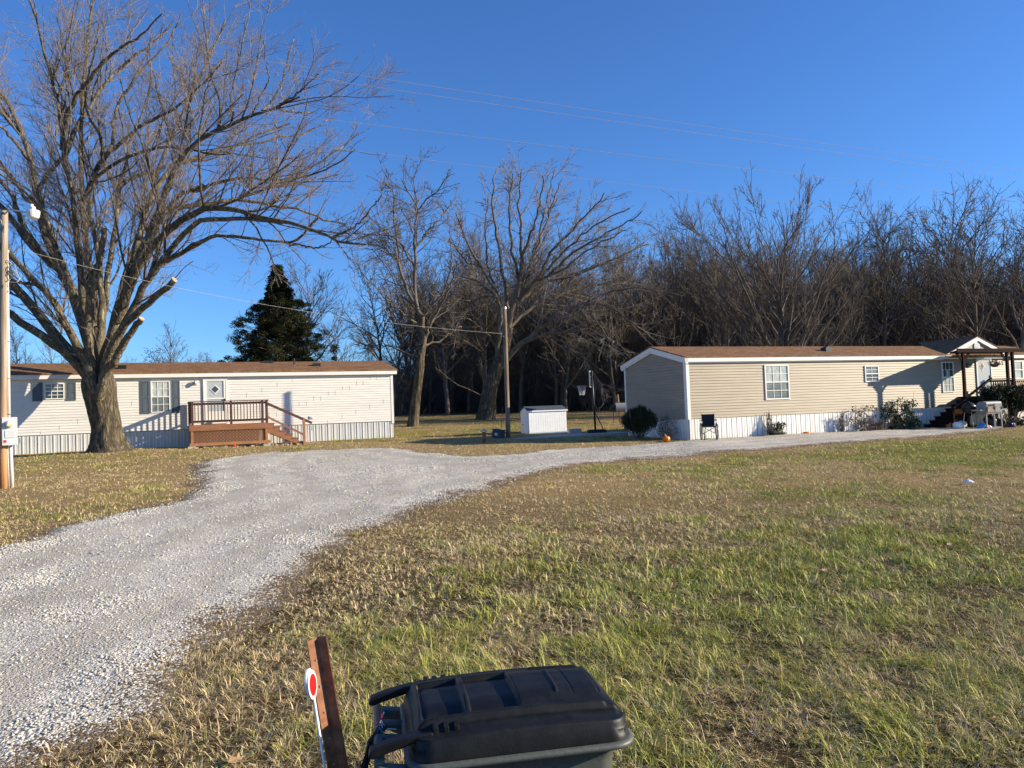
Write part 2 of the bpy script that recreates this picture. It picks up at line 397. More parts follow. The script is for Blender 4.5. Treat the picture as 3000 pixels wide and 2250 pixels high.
def drive_sdn(x, y):
    return drive_sd(x, y) + (fbm(x * 1.3, y * 1.3, 41) - .5) * .9 + (fbm(x * 6, y * 6, 43) - .5) * .35

# ---- ground
gxs = np.unique(np.r_[np.arange(-500, -60, 40), np.arange(-60, -26, 3.), np.arange(-26, 26.01, .3), np.arange(28, 62, 3.), np.arange(70, 510, 40)])
gys = np.unique(np.r_[np.arange(-300, -12, 24), np.arange(-12, 2, 1.), np.arange(2, 45.01, .3), np.arange(46, 110, 1.5), np.arange(112, 600, 30)])
GX, GY = np.meshgrid(gxs, gys); nx, ny = len(gxs), len(gys)
V = np.stack([GX, GY, gz(GX, GY)], -1).reshape(-1, 3)
ii = (np.arange(ny - 1)[:, None] * nx + np.arange(nx - 1)[None]).reshape(-1)
Fq = np.stack([ii, ii + 1, ii + nx + 1, ii + nx], 1)

def ground_mat():
    m = bpy.data.materials.new('lawn_soil'); m.use_nodes = True; n = m.node_tree.nodes; l = m.node_tree.links
    b = n['Principled BSDF']; b.inputs['Roughness'].default_value = 1; b.inputs['Specular IOR Level'].default_value = .05
    va = n.new('ShaderNodeVertexColor'); va.layer_name = 'Col'
    tc = n.new('ShaderNodeTexCoord')
    n1 = n.new('ShaderNodeTexNoise'); n1.inputs['Scale'].default_value = 22; n1.inputs['Detail'].default_value = 8; n1.inputs['Roughness'].default_value = .75
    l.new(tc.outputs['Object'], n1.inputs[0])
    r = n.new('ShaderNodeValToRGB'); r.color_ramp.elements[0].position = .32; r.color_ramp.elements[1].position = .68
    r.color_ramp.elements[0].color = (.45, .45, .42, 1); r.color_ramp.elements[1].color = (1.5, 1.45, 1.4, 1); l.new(n1.outputs[0], r.inputs[0])
    mx = n.new('ShaderNodeMix'); mx.data_type = 'RGBA'; mx.blend_type = 'MULTIPLY'; mx.inputs[0].default_value = 1
    l.new(va.outputs[0], mx.inputs[6]); l.new(r.outputs[0], mx.inputs[7]); l.new(mx.outputs[2], b.inputs['Base Color'])
    bu = n.new('ShaderNodeBump'); bu.inputs['Distance'].default_value = .05; l.new(n1.outputs[0], bu.inputs['Height']); l.new(bu.outputs[0], b.inputs['Normal'])
    return m
MT['ground'] = ground_mat()

def greenness(x, y):
    """0 = dead straw, 1 = green; broad lawn patches as in the photograph"""
    g = fbm(x * .28, y * .22, 71, 4) * 1.25 - .38
    g = g + .22 * np.exp(-((x - 1.2) ** 2 / 4 + (y - 6.0) ** 2 / 8)) + .14 * np.exp(-((x - 4.2) ** 2 / 12 + (y - 7.5) ** 2 / 14))
    g = g + .22 * np.exp(-((x - 6) ** 2 / 30 + (y - 19.5) ** 2 / 8)) + .30 * np.exp(-((x + .75) ** 2 / .5 + (y - 11.3) ** 2 / .25))
    g = g + .25 * np.exp(-((x - 15) ** 2 / 30 + (y - 24) ** 2 / 10)) + .32 * np.exp(-((x + 14.5) ** 2 / 12 + (y - 26.5) ** 2 / 3.5))
    g = g - .30 * np.exp(-((x - 9.5) ** 2 / 9 + (y - 14.5) ** 2 / 6)) - .28 * np.exp(-((x - .3) ** 2 / 5 + (y - 14) ** 2 / 12))
    g = g - .35 * np.exp(-((x + 1.2) ** 2 / 30 + (y - 27.5) ** 2 / 8)) - .25 * np.exp(-((x + 11.5) ** 2 / 10 + (y - 19) ** 2 / 14))
    sd = drive_sd(x, y); g = g - .5 * np.exp(-np.abs(sd) / .8) * (y < 24) - .25 * np.exp(-np.abs(sd) / .5)
    g = g + (fbm(x * 2.2, y * 2.2, 77, 3) - .5) * 1.15
    return np.clip(g, 0, 1)

gg = greenness(V[:, 0], V[:, 1])
straw = np.array([.33, .24, .12]); grn = np.array([.17, .17, .045]); soil = np.array([.10, .07, .045]); litter = np.array([.10, .065, .045])
s_ = np.clip(gg * 1.6 - .2, 0, 1)[:, None]
colg = straw * (1 - s_) + grn * s_
e_ = np.clip((.25 - np.abs(drive_sd(V[:, 0], V[:, 1]) + .3)) / .25, 0, 1)[:, None] * .5
colg = colg * (1 - e_) + soil * e_
nb = np.clip((16 - V[:, 1]) / 8, 0, 1)[:, None] * .85; colg = colg * (1 - nb) + np.array([.055, .038, .022]) * nb  # near soil darkened to stand in for shadow between the blades
fw = np.clip((V[:, 1] - 54) / 8, 0, 1)[:, None]
colg = colg * (1 - fw) + litter * fw
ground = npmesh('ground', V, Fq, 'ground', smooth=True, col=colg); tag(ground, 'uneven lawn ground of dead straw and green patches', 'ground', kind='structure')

# ---- gravel driveway
def gravel_mat():
    m = bpy.data.materials.new('white_gravel'); m.use_nodes = True; n = m.node_tree.nodes; l = m.node_tree.links
    b = n['Principled BSDF']; b.inputs['Roughness'].default_value = .95; b.inputs['Specular IOR Level'].default_value = .1
    tc = n.new('ShaderNodeTexCoord')
    def ramp(src, stops):
        r = n.new('ShaderNodeValToRGB'); r.color_ramp.elements[0].position = stops[0][0]; r.color_ramp.elements[0].color = (*stops[0][1], 1)
        r.color_ramp.elements[1].position = stops[-1][0]; r.color_ramp.elements[1].color = (*stops[-1][1], 1)
        for p, c in stops[1:-1]: e = r.color_ramp.elements.new(p); e.color = (*c, 1)
        l.new(src, r.inputs[0]); return r.outputs[0]
    def mix(f, a, bb, bt='MIX'):
        x = n.new('ShaderNodeMix'); x.data_type = 'RGBA'; x.blend_type = bt
        if isinstance(f, float): x.inputs[0].default_value = f
        else: l.new(f, x.inputs[0])
        l.new(a, x.inputs[6]); l.new(bb, x.inputs[7]); return x.outputs[2]
    def math_(op, a, bb, clamp=False):
        x = n.new('ShaderNodeMath'); x.operation = op; x.use_clamp = clamp
        for k, q in enumerate((a, bb)):
            if isinstance(q, (int, float)): x.inputs[k].default_value = q
            else: l.new(q, x.inputs[k])
        return x.outputs[0]
    vo = n.new('ShaderNodeTexVoronoi'); vo.inputs['Scale'].default_value = 48; l.new(tc.outputs['Object'], vo.inputs['Vector'])
    v2 = n.new('ShaderNodeTexVoronoi'); v2.inputs['Scale'].default_value = 120; l.new(tc.outputs['Object'], v2.inputs['Vector'])
    sp = n.new('ShaderNodeSeparateColor'); l.new(vo.outputs['Color'], sp.inputs[0]); s2 = n.new('ShaderNodeSeparateColor'); l.new(v2.outputs['Color'], s2.inputs[0])
    stone = ramp(sp.outputs[0], [(0, (.30, .27, .225)), (.3, (.55, .51, .43)), (1, (.86, .81, .71))])
    dust = ramp(s2.outputs[0], [(0, (.42, .38, .31)), (1, (.66, .61, .52))])
    va = n.new('ShaderNodeVertexColor'); va.layer_name = 'Col'; sv_ = n.new('ShaderNodeSeparateColor'); l.new(va.outputs[0], sv_.inputs[0])
    # R: wheel tracks, G: distance fade to soil at the edge
    dn = n.new('ShaderNodeTexNoise'); dn.inputs['Scale'].default_value = 3.5; dn.inputs['Detail'].default_value = 6; l.new(tc.outputs['Object'], dn.inputs[0])
    df = math_('ADD', math_('MULTIPLY', math_('SUBTRACT', dn.outputs[0], .5), 1.6), sv_.outputs[0])
    dm = math_('GREATER_THAN', math_('ADD', df, math_('MULTIPLY', sp.outputs[1], .5)), .74)
    c = mix(dm, stone, dust)
    no = n.new('ShaderNodeTexNoise'); no.inputs['Scale'].default_value = .7; no.inputs['Detail'].default_value = 6; l.new(tc.outputs['Object'], no.inputs[0])
    c = mix(1.0, c, ramp(no.outputs[0], [(.33, (.84, .82, .79)), (.66, (1.05, 1.04, 1.02))]), 'MULTIPLY')
    soil_ = ramp(s2.outputs[1], [(0, (.10, .07, .045)), (1, (.27, .20, .125))])
    ef = math_('GREATER_THAN', math_('ADD', math_('ADD', sv_.outputs[1], math_('MULTIPLY', math_('SUBTRACT', dn.outputs[0], .5), 1.0)), math_('MULTIPLY', math_('SUBTRACT', sp.outputs[2], .5), .7)), .5)
    c = mix(ef, c, soil_); l.new(c, b.inputs['Base Color'])
    h = math_('ADD', math_('MULTIPLY', vo.outputs['Distance'], -1.), math_('MULTIPLY', v2.outputs['Distance'], -.35))
    bu = n.new('ShaderNodeBump'); bu.inputs['Distance'].default_value = .013; l.new(h, bu.inputs['Height']); l.new(bu.outputs[0], b.inputs['Normal'])
    return m
MT['gravel'] = gravel_mat()
dx = .09
dxs = np.arange(-10.4, 19.6, dx); dys = np.arange(-6, 32, dx)
X_, Y_ = np.meshgrid(dxs, dys); SD = drive_sdn(X_.ravel(), Y_.ravel()).reshape(X_.shape)
Z_ = gz(X_, Y_) + np.clip((SD + .35) * .07, -.012, .035) + ((fbm(X_ * 2.5, Y_ * 2.5, 5) - .5) * .03 + (vnoise(X_ * 9, Y_ * 9, 6) - .5) * .010) * np.clip(SD + .5, 0, 1)
keep = SD > -.48
kc = keep[:-1, :-1] & keep[1:, :-1] & keep[:-1, 1:] & keep[1:, 1:]
n_ = len(dxs); idx = (np.arange(len(dys) - 1)[:, None] * n_ + np.arange(n_ - 1)[None])[kc]
Fd = np.stack([idx, idx + 1, idx + n_ + 1, idx + n_], 1)
used, inv = np.unique(Fd, return_inverse=True)
Vd = np.stack([X_, Y_, Z_], -1).reshape(-1, 3)[used]
tsd = drive_sd(Vd[:, 0], Vd[:, 1]) + (fbm(Vd[:, 0] * .6, Vd[:, 1] * .6, 12) - .5) * .5
trk = np.clip(np.exp(-((tsd - .85) / .32) ** 2) + .8 * np.exp(-((tsd - 2.2) / .35) ** 2), 0, 1)
edg = np.clip(.5 - SD.ravel()[used] * 1.35, 0, 1)
drive = npmesh('gravel_driveway', Vd, inv.reshape(-1, 4), 'gravel', smooth=True, col=np.stack([trk, edg, edg * 0], 1)); tag(drive, 'pale crushed limestone driveway curving to both homes', 'driveway', kind='structure')
def drive_z(x, y):
    sd = drive_sdn(x, y)
    return gz(x, y) + np.clip((sd + .35) * .07, -.012, .035) + (fbm(x * 2.5, y * 2.5, 5) - .5) * .03

# loose stones
def stones(N, y0, y1, smin, smax, spread):
    xs = rng.uniform(-9.5, 6 if y1 > 20 else 3, N * 3); ys = y0 + (y1 - y0) * rng.uniform(0, 1, N * 3)
    sd = drive_sdn(xs, ys); pr = np.clip((sd + spread) / (spread + .25), 0, 1) ** 1.4
    thin = fbm(xs * .9, ys * .9, 91); t2 = drive_sd(xs, ys); thin = thin - .35 * np.exp(-((t2 - .85) / .32) ** 2) - .3 * np.exp(-((t2 - 2.2) / .35) ** 2); k = (rng.uniform(size=len(xs)) < pr * np.clip((thin - .36) * 4, .10, 1)) & (np.abs(xs) < ys * .78 + .6)
    xs, ys = xs[k][:N], ys[k][:N]; n = len(xs)
    base = np.array([(1, 0, 0), (0, 1, 0), (-1, 0, 0), (0, -1, 0), (0, 0, 1), (0, 0, -1), (.62, .62, .45), (-.62, .62, .45), (-.62, -.62, .45), (.62, -.62, .45)], float)
    fs = np.array([(4, 6, 7), (4, 7, 8), (4, 8, 9), (4, 9, 6), (6, 0, 1), (6, 1, 7), (7, 1, 2), (7, 2, 8), (8, 2, 3), (8, 3, 9), (9, 3, 0), (9, 0, 6), (5, 1, 0), (5, 2, 1), (5, 3, 2), (5, 0, 3)])
    sc = rng.uniform(smin, smax, (n, 1)) * rng.uniform(.6, 1.25, (n, 3)); sc[:, 2] *= .5
    P = base[None] * (1 + rng.uniform(-.3, .3, (n, 10, 1))) * sc[:, None]
    a = rng.uniform(0, 6.28, n); ca, sa = np.cos(a)[:, None], np.sin(a)[:, None]
    Q = np.stack([P[..., 0] * ca - P[..., 1] * sa, P[..., 0] * sa + P[..., 1] * ca, P[..., 2]], -1)
    z = np.where(sd[k][:N] > -.1, drive_z(xs, ys), gz(xs, ys) + .004)
    Q += np.stack([xs, ys, z + sc[:, 2] * .35], -1)[:, None]
    g = rng.uniform(.40, .82, (n, 1)) * np.array([1, .945, .83]); g[rng.uniform(size=n) < .06] *= .6
    return Q.reshape(-1, 3), (fs[None] + (np.arange(n) * 10)[:, None, None]).reshape(-1, 3), np.repeat(g, 10, 0)
sv = []; sf = []; sc_ = []; o_ = 0
for a in ((36000, 3.6, 8.5, .006, .016, .45), (34000, 8.5, 15, .008, .019, .6), (26000, 15, 29, .010, .024, .5)):
    v, f, c = stones(*a); sv.append(v); sf.append(f + o_); sc_.append(c); o_ += len(v)
MT['stone'] = mk('limestone_chip', (.9, .9, .9), .9, .12, 60, attr='Col', spec=.2)
st = npmesh('loose_gravel', np.concatenate(sv), np.concatenate(sf), 'stone', col=np.concatenate(sc_)); tag(st, 'loose white limestone chips scattered over the driveway', 'gravel', kind='stuff')

# ---- grass blades
MT['grass'] = mk('grass_blade', (1, 1, 1), .6, .1, 30, attr='Col', trans=.12, spec=.3)
def inside_home(x, y):
    r = np.zeros(x.shape, bool)
    for (px, py, az, t0, t1, dd) in ((6.36, 27.99, 67.4, 0, 20, 4.4), (-5.36, 34.47, 66, -18.3, 0, 4.4)):
        a = math.radians(az); u = (x - px) * math.sin(a) + (y - py) * math.cos(a); v = -(x - px) * math.cos(a) + (y - py) * math.sin(a)
        r |= (u > t0 - .02) & (u < t1) & (v > -.02) & (v < dd)
    r |= (x > -.45) & (x < .3) & (y > 2.55) & (y < 3.2)
    return r
def grass(N, y0, y1, lmin, lmax, wd, seg, xmax=None, rs=1, mat=False):
    r = np.random.default_rng(rs)
    ys = np.sqrt(r.uniform(y0 ** 2, y1 ** 2, N)); xs = r.uniform(-1, 1, N) * (ys * .80 + 1.0)
    # bunch blades into tufts
    tx = np.round(xs / .09) * .09; ty = np.round(ys / .09) * .09
    tx = tx + (vnoise(tx * 11.1, ty * 11.1, 5) - .5) * .14; ty = ty + (vnoise(tx * 13.1, ty * 7.3, 8) - .5) * .14
    pull = r.uniform(0, .8, N); xs = xs + (tx - xs) * pull; ys = ys + (ty - ys) * pull
    sd = drive_sdn(xs, ys)
    den = np.clip(.10 + 3.0 * (fbm(xs * 2.6, ys * 2.6, 55) - .30), .08, 1)
    if mat: den = np.clip(.45 + 1.6 * (fbm(xs * 2.1, ys * 2.1, 57) - .3), .3, 1)
    k = (r.uniform(size=N) < np.clip((.15 - sd) / .7, 0.0, 1) * den) & ~inside_home(xs, ys)
    k |= (r.uniform(size=N) < .012) & (sd > 0) & (sd < 1.2)
    xs, ys = xs[k], ys[k]; n = len(xs)
    g = greenness(xs, ys) ; g = np.clip(g + r.normal(0, .17, n), 0, 1)
    tall = fbm(xs * .9, ys * .9, 61)
    L = r.uniform(lmin, lmax, n) * (.55 + .9 * tall) * (.6 + .75 * g) ; L *= np.where(r.uniform(size=n) < .04, 1.9, 1)
    pref = fbm(xs * .8, ys * .8, 33) * 12
    tx = tx[k]; ty = ty[k]; outa = np.arctan2(ys - ty, xs - tx)
    a = np.where(r.uniform(size=n) < .25, pref + r.normal(0, .8, n), outa + r.normal(0, .9, n))
    tilt = np.radians(np.clip(r.normal(66 - 10 * g, 20, n), 3, 88))
    if mat: tilt = np.radians(r.uniform(66, 89, n)); a = r.uniform(0, 6.28, n)
    W = wd * r.uniform(.6, 1.3, n)
    dirh = np.stack([np.cos(a), np.sin(a)], 1); side = np.stack([-np.sin(a + r.normal(0, .7, n)), np.cos(a + r.normal(0, .7, n))], 1)
    B = np.stack([xs, ys, gz(xs, ys) - .004 + (r.uniform(0, .018, n) if mat else 0)], 1)
    def pt(fr, extra): 
        t = np.clip(tilt * extra, 0, 1.5)[:, None]
        return np.concatenate([dirh * np.sin(t), np.cos(t)], 1) * (L * fr)[:, None]
    S3 = np.concatenate([side, np.zeros((n, 1))], 1) * W[:, None]
    mid = B + pt(.55, .75); tip = mid + pt(.5, 1.35)
    # colours
    u = r.uniform(size=(n, 1)); G1 = np.array([.10, .16, .016]) * (1 - u) + np.array([.72, .68, .15]) * u
    u2 = r.uniform(size=(n, 1)); G0 = np.array([.25, .15, .065]) * (1 - u2) + np.array([.98, .79, .44]) * u2 ** .8
    pk = (r.uniform(size=n) < np.clip(g * 1.7 - .22, .04, .90) * (.25 if mat else 1))[:, None]
    col = np.where(pk, G1, G0)
    if seg == 2:
        Vv = np.stack([B - S3, B + S3, mid + S3 * .8, mid - S3 * .8, tip], 1).reshape(-1, 3)
        F = np.array([(0, 1, 2), (0, 2, 3), (3, 2, 4)]); m = 5
    else:
        tip = B + pt(1., 1.); Vv = np.stack([B - S3, B + S3, tip], 1).reshape(-1, 3); F = np.array([(0, 1, 2)]); m = 3
    F = (F[None] + (np.arange(n) * m)[:, None, None]).reshape(-1, 3)
    return Vv, F, np.repeat(col, m, 0)
gv = []; gf = []; gc = []; o_ = 0
for a in ((260000, 3.0, 7.0, .045, .15, .0021, 2), (330000, 7, 12, .035, .12, .0034, 2), (360000, 12, 20, .04, .11, .0050, 1), (260000, 20, 34, .04, .10, .0080, 1), (60000, 34, 56, .04, .1, .018, 1), (260000, 3.0, 7.5, .03, .085, .0020, 1, None, 1, True), (230000, 7.5, 13, .03, .085, .0032, 1, None, 1, True)):
    v, f, c = grass(*a[:7], rs=int(a[1] * 10) + len(a), mat=len(a) > 7); gv.append(v); gf.append(f + o_); gc.append(c); o_ += len(v)
gr = npmesh('lawn_grass', np.concatenate(gv), np.concatenate(gf), 'grass', col=np.concatenate(gc)); tag(gr, 'shaggy winter lawn grass, part green and part straw', 'grass', kind='stuff')

# fallen leaves
N = 480; ys = np.sqrt(rng.uniform(3.5 ** 2, 22 ** 2, N)); xs = rng.uniform(-1, 1, N) * ys * .7
k = (drive_sd(xs, ys) < -.1) & ~inside_home(xs, ys); xs, ys = xs[k], ys[k]; mb = MB()
for x, y in zip(xs, ys):
    s = rng.uniform(.022, .052); z = g1(x, y) + rng.uniform(.03, .06); R_ = Matrix.Rotation(rng.uniform(0, 6.3), 3, 'Z') @ Matrix.Rotation(rng.uniform(-.7, .7), 3, 'X')
    sh = [(-1, 0, 0), (-.4, -.55, .15), (.1, -.3, .05), (.5, -.7, .3), (.55, -.15, .05), (1.1, 0, .2), (.55, .15, .05), (.5, .7, .3), (.1, .3, .05), (-.4, .55, .15)]
    mb.add([tuple(Vector((x, y, z)) + R_ @ Vector(p) * s) for p in sh] + [(x, y, z)], [(i, (i + 1) % 10, 10) for i in range(10)])
tag(mb.build('fallen_leaves', 'leaf_dry'), 'scattered curled brown leaves lying in the grass', 'leaves', kind='stuff')

# ================================================================== TREES
def leafcloud(cen, rad, N, s, r, flat=1.0):
    """small leaf faces in gaussian-ish clumps round centres"""
    i = r.integers(0, len(cen), N); q = nrm(r.normal(size=(N, 3))) * (r.uniform(0, 1, (N, 1)) ** .45)
    P = cen[i] + q * rad[i][:, None] * np.array([1, 1, flat])
    a = nrm(r.normal(size=(N, 3))); b = nrm(np.cross(a, r.normal(size=(N, 3)))); sz = s * r.uniform(.5, 1.4, (N, 1))
    V = np.stack([P - a * sz, P + b * sz * .45, P + a * sz, P - b * sz * .45], 1).reshape(-1, 3)
    return V, np.arange(N * 4).reshape(-1, 4)

def pixlimb(px, Y0, Y1, w0, w1, bow=0.):
    """a limb traced at real distances: widths in photo px are turned into metres at its distance"""
    n = len(px); t = np.linspace(0, 1, n); Ys = Y0 + (Y1 - Y0) * t + bow * np.sin(t * np.pi)
    pts = [at(u, v, y) for (u, v), y in zip(px, Ys)]
    rad = [(w0 + (w1 - w0) * tt ** .8) / 2 * y / F_PX for tt, y in zip(t, Ys)]
    return pts, rad

def trunk_mesh(pts, rad, n=40, flare=1.5, roots=7, seed=1, ridge=.04, fh=.13):
    P, R = resample(pts, rad, 34, np.random.default_rng(seed))
    r = np.random.default_rng(seed); ph = r.uniform(0, 6.28, roots); am = r.uniform(.3, 1, roots)
    rs = []; H = P[-1][2] - P[0][2]
    for i, (p, q) in enumerate(zip(P, R)):
        h = (p[2] - P[0][2]) / H; ring = []
        for k in range(n):
            g = 2 * np.pi * k / n; f = 0
            for a_, b_ in zip(ph, am): f += b_ * max(0, math.cos(g - a_)) ** 10
            rr = q * (1 + (flare - 1) * math.exp(-h / fh) * (.45 + .55 * f)) * (1 + ridge * math.sin(g * 11 + 3 * math.sin(h * 9)) + ridge * .9 * math.sin(g * 5 + h * 4) + r.normal(0, .010))
            ring.append((p[0] + rr * math.cos(g), p[1] + rr * math.sin(g), p[2]))
        rs.append(ring)
    return rs

# ---- the big tree in front of the white home
hr = np.random.default_rng(11)
YT = 27.6
tb = at(319, 1323, YT); 
tr_pts = [at(319, 1331, YT), at(312, 1244, YT), at(297, 1176, YT), at(288, 1112, YT), at(283, 1060, YT)]
tr_rad = [.54, .475, .50, .56, .40]
bigtree = thing('bare_tree', (float(tb[0]), float(tb[1]), float(tb[2])), 0, 'huge bare tree with thick forking trunk in front of the white mobile home', 'tree')
def sub(a, o): return np.asarray(a) - np.array(o)
mb = MB(); mb.rings([[tuple(sub(p, tb)) for p in r] for r in trunk_mesh(tr_pts, tr_rad, 64, 1.62, 8, 3, .034, .10)]); mb.build('trunk', 'bark', bigtree, smooth=True)
HL = [
 # pixels, Y start, Y end, width start, width end, bow
 ([(278,1120),(245,1075),(181,1007),(136,941),(90,895),(45,841),(0,790),(-60,730),(-140,670),(-240,640)], 27.9, 30.5, 40, 14, 0),
 ([(276,1110),(250,1060),(226,1010),(196,956),(169,907),(145,862),(90,817),(54,769),(0,705),(-70,640),(-130,560)], 27.4, 24.2, 33, 9, 0),
 ([(145,862),(110,835),(75,829),(20,822),(-50,800),(-130,790)], 26.1, 24.4, 12, 5, 0),
 ([(265,1110),(260,1022),(259,947),(262,871),(265,817),(271,790)], 27.1, 26.0, 34, 16, 0),
 ([(263,870),(271,841),(286,787),(298,736),(306,664)], 26.2, 25.4, 20, 15, 0),
 ([(283,1080),(262,1010),(240,930),(217,871),(181,796),(150,730),(125,660),(112,600),(98,488),(80,425),(60,380),(36,326),(11,282),(-20,240),(-50,170)], 27.9, 31, 44, 7, 0),
 ([(275,960),(232,890),(208,841),(193,793),(166,736),(145,675),(127,615),(108,560),(123,532),(150,500),(181,467)], 27.8, 26.9, 22, 12, 0),
 ([(287,1085),(268,1000),(255,930),(241,856),(232,781),(226,720),(224,660),(219,583),(205,517),(186,451),(180,371),(174,318),(156,245),(126,159),(116,86),(93,13),(73,-53)], 27.4, 24.0, 30, 5, 0),
 ([(184,440),(190,380),(195,326),(231,271),(260,235),(300,181),(340,152),(380,127),(430,90),(470,40)], 25.6, 23.6, 19, 4, 0),
 ([(190,460),(199,434),(231,362),(253,326),(289,271),(318,231),(380,174),(450,130),(510,60)], 25.7, 28.5, 17, 4, 0),
 ([(181,796),(150,760),(105,730),(75,675),(58,640),(48,600),(40,579),(18,545),(0,530),(-40,500),(-90,420)], 29.0, 27.5, 20, 8, 0),
 ([(110,600),(72,586),(55,550),(36,517),(0,477),(-40,430),(-90,350)], 29.5, 31.5, 12, 5, 0),
 ([(98,488),(65,445),(36,405),(0,369),(-30,330),(-60,230)], 30, 27.5, 12, 4, 0),
 ([(286,1050),(296,960),(299,900),(295,830),(290,760),(280,690),(268,645),(257,610),(246,586),(255,550),(289,506),(318,485),(362,463),(416,445),(470,427),(514,430),(560,441),(620,455),(680,450)], 27.9, 26.0, 26, 4, 1.5),
 ([(246,590),(268,535),(289,481),(318,445),(362,412),(398,380),(445,351),(503,326),(560,279),(600,240),(650,180)], 27.8, 25.5, 19, 4, 0),
 ([(318,445),(326,434),(333,362),(344,307),(380,253),(416,203),(470,155),(500,110),(530,40)], 26.6, 28.5, 12, 3, 0),
 ([(300,465),(297,434),(290,380),(258,345),(250,300),(255,230),(280,150),(290,70)], 26.8, 25.0, 10, 3, 0),
 ([(268,532),(260,500),(253,470),(231,416),(217,390),(215,330)], 26.9, 27.8, 8, 3, 0),
 ([(292,1060),(298,990),(303,920),(310,850),(322,769),(328,720),(337,660),(347,600),(344,579),(336,543),(318,506),(307,480),(300,420)], 28.2, 30.5, 28, 6, 0),
 ([(345,590),(351,550),(362,535),(398,517),(470,492),(543,474),(610,470),(680,440)], 29.9, 31.5, 13, 4, 0),
 ([(347,600),(351,535),(372,470),(385,400),(420,330),(440,250),(445,160)], 30.0, 31.0, 13, 3, 0),
 ([(297,1090),(312,1030),(335,960),(358,886),(380,820),(402,765),(430,700),(455,650),(470,610),(482,575),(500,508),(522,470),(554,434),(601,398),(645,376),(699,354),(753,333),(815,311),(880,285),(940,262)], 27.7, 25.0, 42, 5, 0),
 ([(641,378),(648,325),(645,286),(623,246),(612,174),(601,90),(594,0),(596,-60)], 25.7, 25.0, 9, 2.5, 0),
 ([(678,362),(684,325),(675,290),(690,220),(705,150),(725,60),(738,-10)], 25.6, 26.5, 8, 2.5, 0),
 ([(740,335),(768,271),(789,235),(780,180),(770,120)], 25.4, 24.8, 7, 2.5, 0),
 ([(768,325),(807,282),(825,253),(836,199),(862,108),(880,36)], 25.4, 26.2, 8, 2.5, 0),
 ([(815,311),(862,282),(934,217),(981,195)], 25.2, 24.2, 7, 2.5, 0),
 ([(800,318),(870,330),(930,330),(985,308)], 25.2, 26.2, 7, 2.5, 0),
 ([(372,840),(392,760),(412,690),(431,600),(464,535),(504,485),(564,458),(630,452),(696,424),(763,391),(850,360),(940,330)], 27.5, 30.5, 26, 4, 0),
 ([(696,424),(760,420),(830,400),(900,390),(960,350)], 29.2, 31.2, 7, 2.5, 0),
 ([(345,940),(377,850),(401,790),(431,736),(470,696),(512,660),(560,622),(616,606),(666,606),(732,626),(782,646),(831,646),(881,659),(931,679),(974,697),(997,712),(1047,720),(1110,716)], 27.2, 22.5, 32, 5, 0),
 ([(974,697),(1014,679),(1047,662),(1077,623),(1105,590),(1130,540)], 23.2, 22.2, 8, 3, 0),
 ([(470,622),(500,613),(550,606),(600,596),(649,593),(699,582),(740,592),(798,603),(865,610),(914,626),(964,650),(1010,655)], 27.2, 28.5, 18, 4, 0),
 ([(640,594),(699,582),(760,560),(830,540),(900,500),(960,460),(1020,420),(1050,390)], 27.6, 29.2, 10, 3, 0),
 ([(560,560),(620,540),(700,520),(780,528),(860,525),(930,510),(1000,470),(1040,440)], 27.2, 25.2, 12, 3, 0),
 ([(436,730),(470,640),(510,585),(560,555),(600,545)], 26.9, 27.1, 15, 10, 0),
 ([(320,1050),(345,985),(375,930),(404,880),(425,830),(448,795),(470,770),(506,720),(560,665),(583,646),(639,640),(699,641),(782,644),(830,650)], 27.3, 24.4, 32, 10, 0),
 ([(455,785),(500,760),(550,729),(599,702),(642,692),(699,692),(765,702),(848,712),(884,696),(898,673),(930,640)], 26.2, 24.4, 17, 5, 0),
 ([(848,712),(898,722),(931,729),(954,719),(990,690)], 24.9, 24.3, 8, 3, 0),
 ([(315,1080),(335,1060),(362,1007),(392,962),(417,936)], 27.0, 25.6, 32, 17, 0),
 ([(312,1050),(335,1000),(356,965),(401,919),(437,886),(482,847),(512,822)], 27.1, 25.0, 28, 17, 0),
 # left side beyond the picture's edge and the back of the crown
 ([(250,1085),(150,1000),(40,930),(-80,840),(-200,740),(-300,620),(-380,500)], 27.5, 25.0, 34, 8, 0),
 ([(181,796),(90,720),(0,600),(-100,480),(-180,340),(-240,200),(-260,60)], 29, 31, 22, 5, 0),
 ([(288,1085),(290,980),(275,860),(255,740),(240,600),(235,440),(240,280),(260,120),(270,-40)], 28.2, 33.5, 30, 5, 0),
 ([(292,1085),(330,960),(370,800),(420,640),(470,480),(540,320),(610,180),(660,60)], 28.2, 33.5, 28, 4, 0),
]
LP = []; LR = []
for px, a, b, w0, w1, bow in HL:
    if px[-1][0] > 850 and px[-1][1] < 350: px = px[:-1]
    w0 = w0 * .94
    if px[0][1] > 1035 and px[0][0] > 240: px = [(290, 1165)] + px; w0 = w0 * .98
    P, R = pixlimb(px, a, b, w0 * 1.02, w1, bow); P, R = resample(P, R, 26, hr, .02); LP.append(P); LR.append(R)
LP = np.array(LP) - tb; LR = np.array(LR)
stub = [4, 39, 40]; alive = [i for i in range(len(HL)) if i not in stub]
v, f = tubes(LP, LR, 12)
o = npmesh('limbs', v, f, 'bark_limb', bigtree, smooth=True)
for i in stub:
    mb = MB()
    p, q = LP[i][-1], LP[i][-1] - LP[i][-2]; q = q / np.linalg.norm(q); mb.tube([p - q * .02, p + q * .012], [LR[i][-1] * 1.02, LR[i][-1] * .95], 14)
    mb.build('cut_stub', 'cutwood', bigtree)
cen = np.array([0, 0, 2.])
ALP, ALR = LP[alive], LR[alive]
P1, R1 = spawn(ALP, ALR, hr, 1.35, .24, .42, 48, .12, 8, .10, .5, .012, 4.4, out=cen, outw=.5)
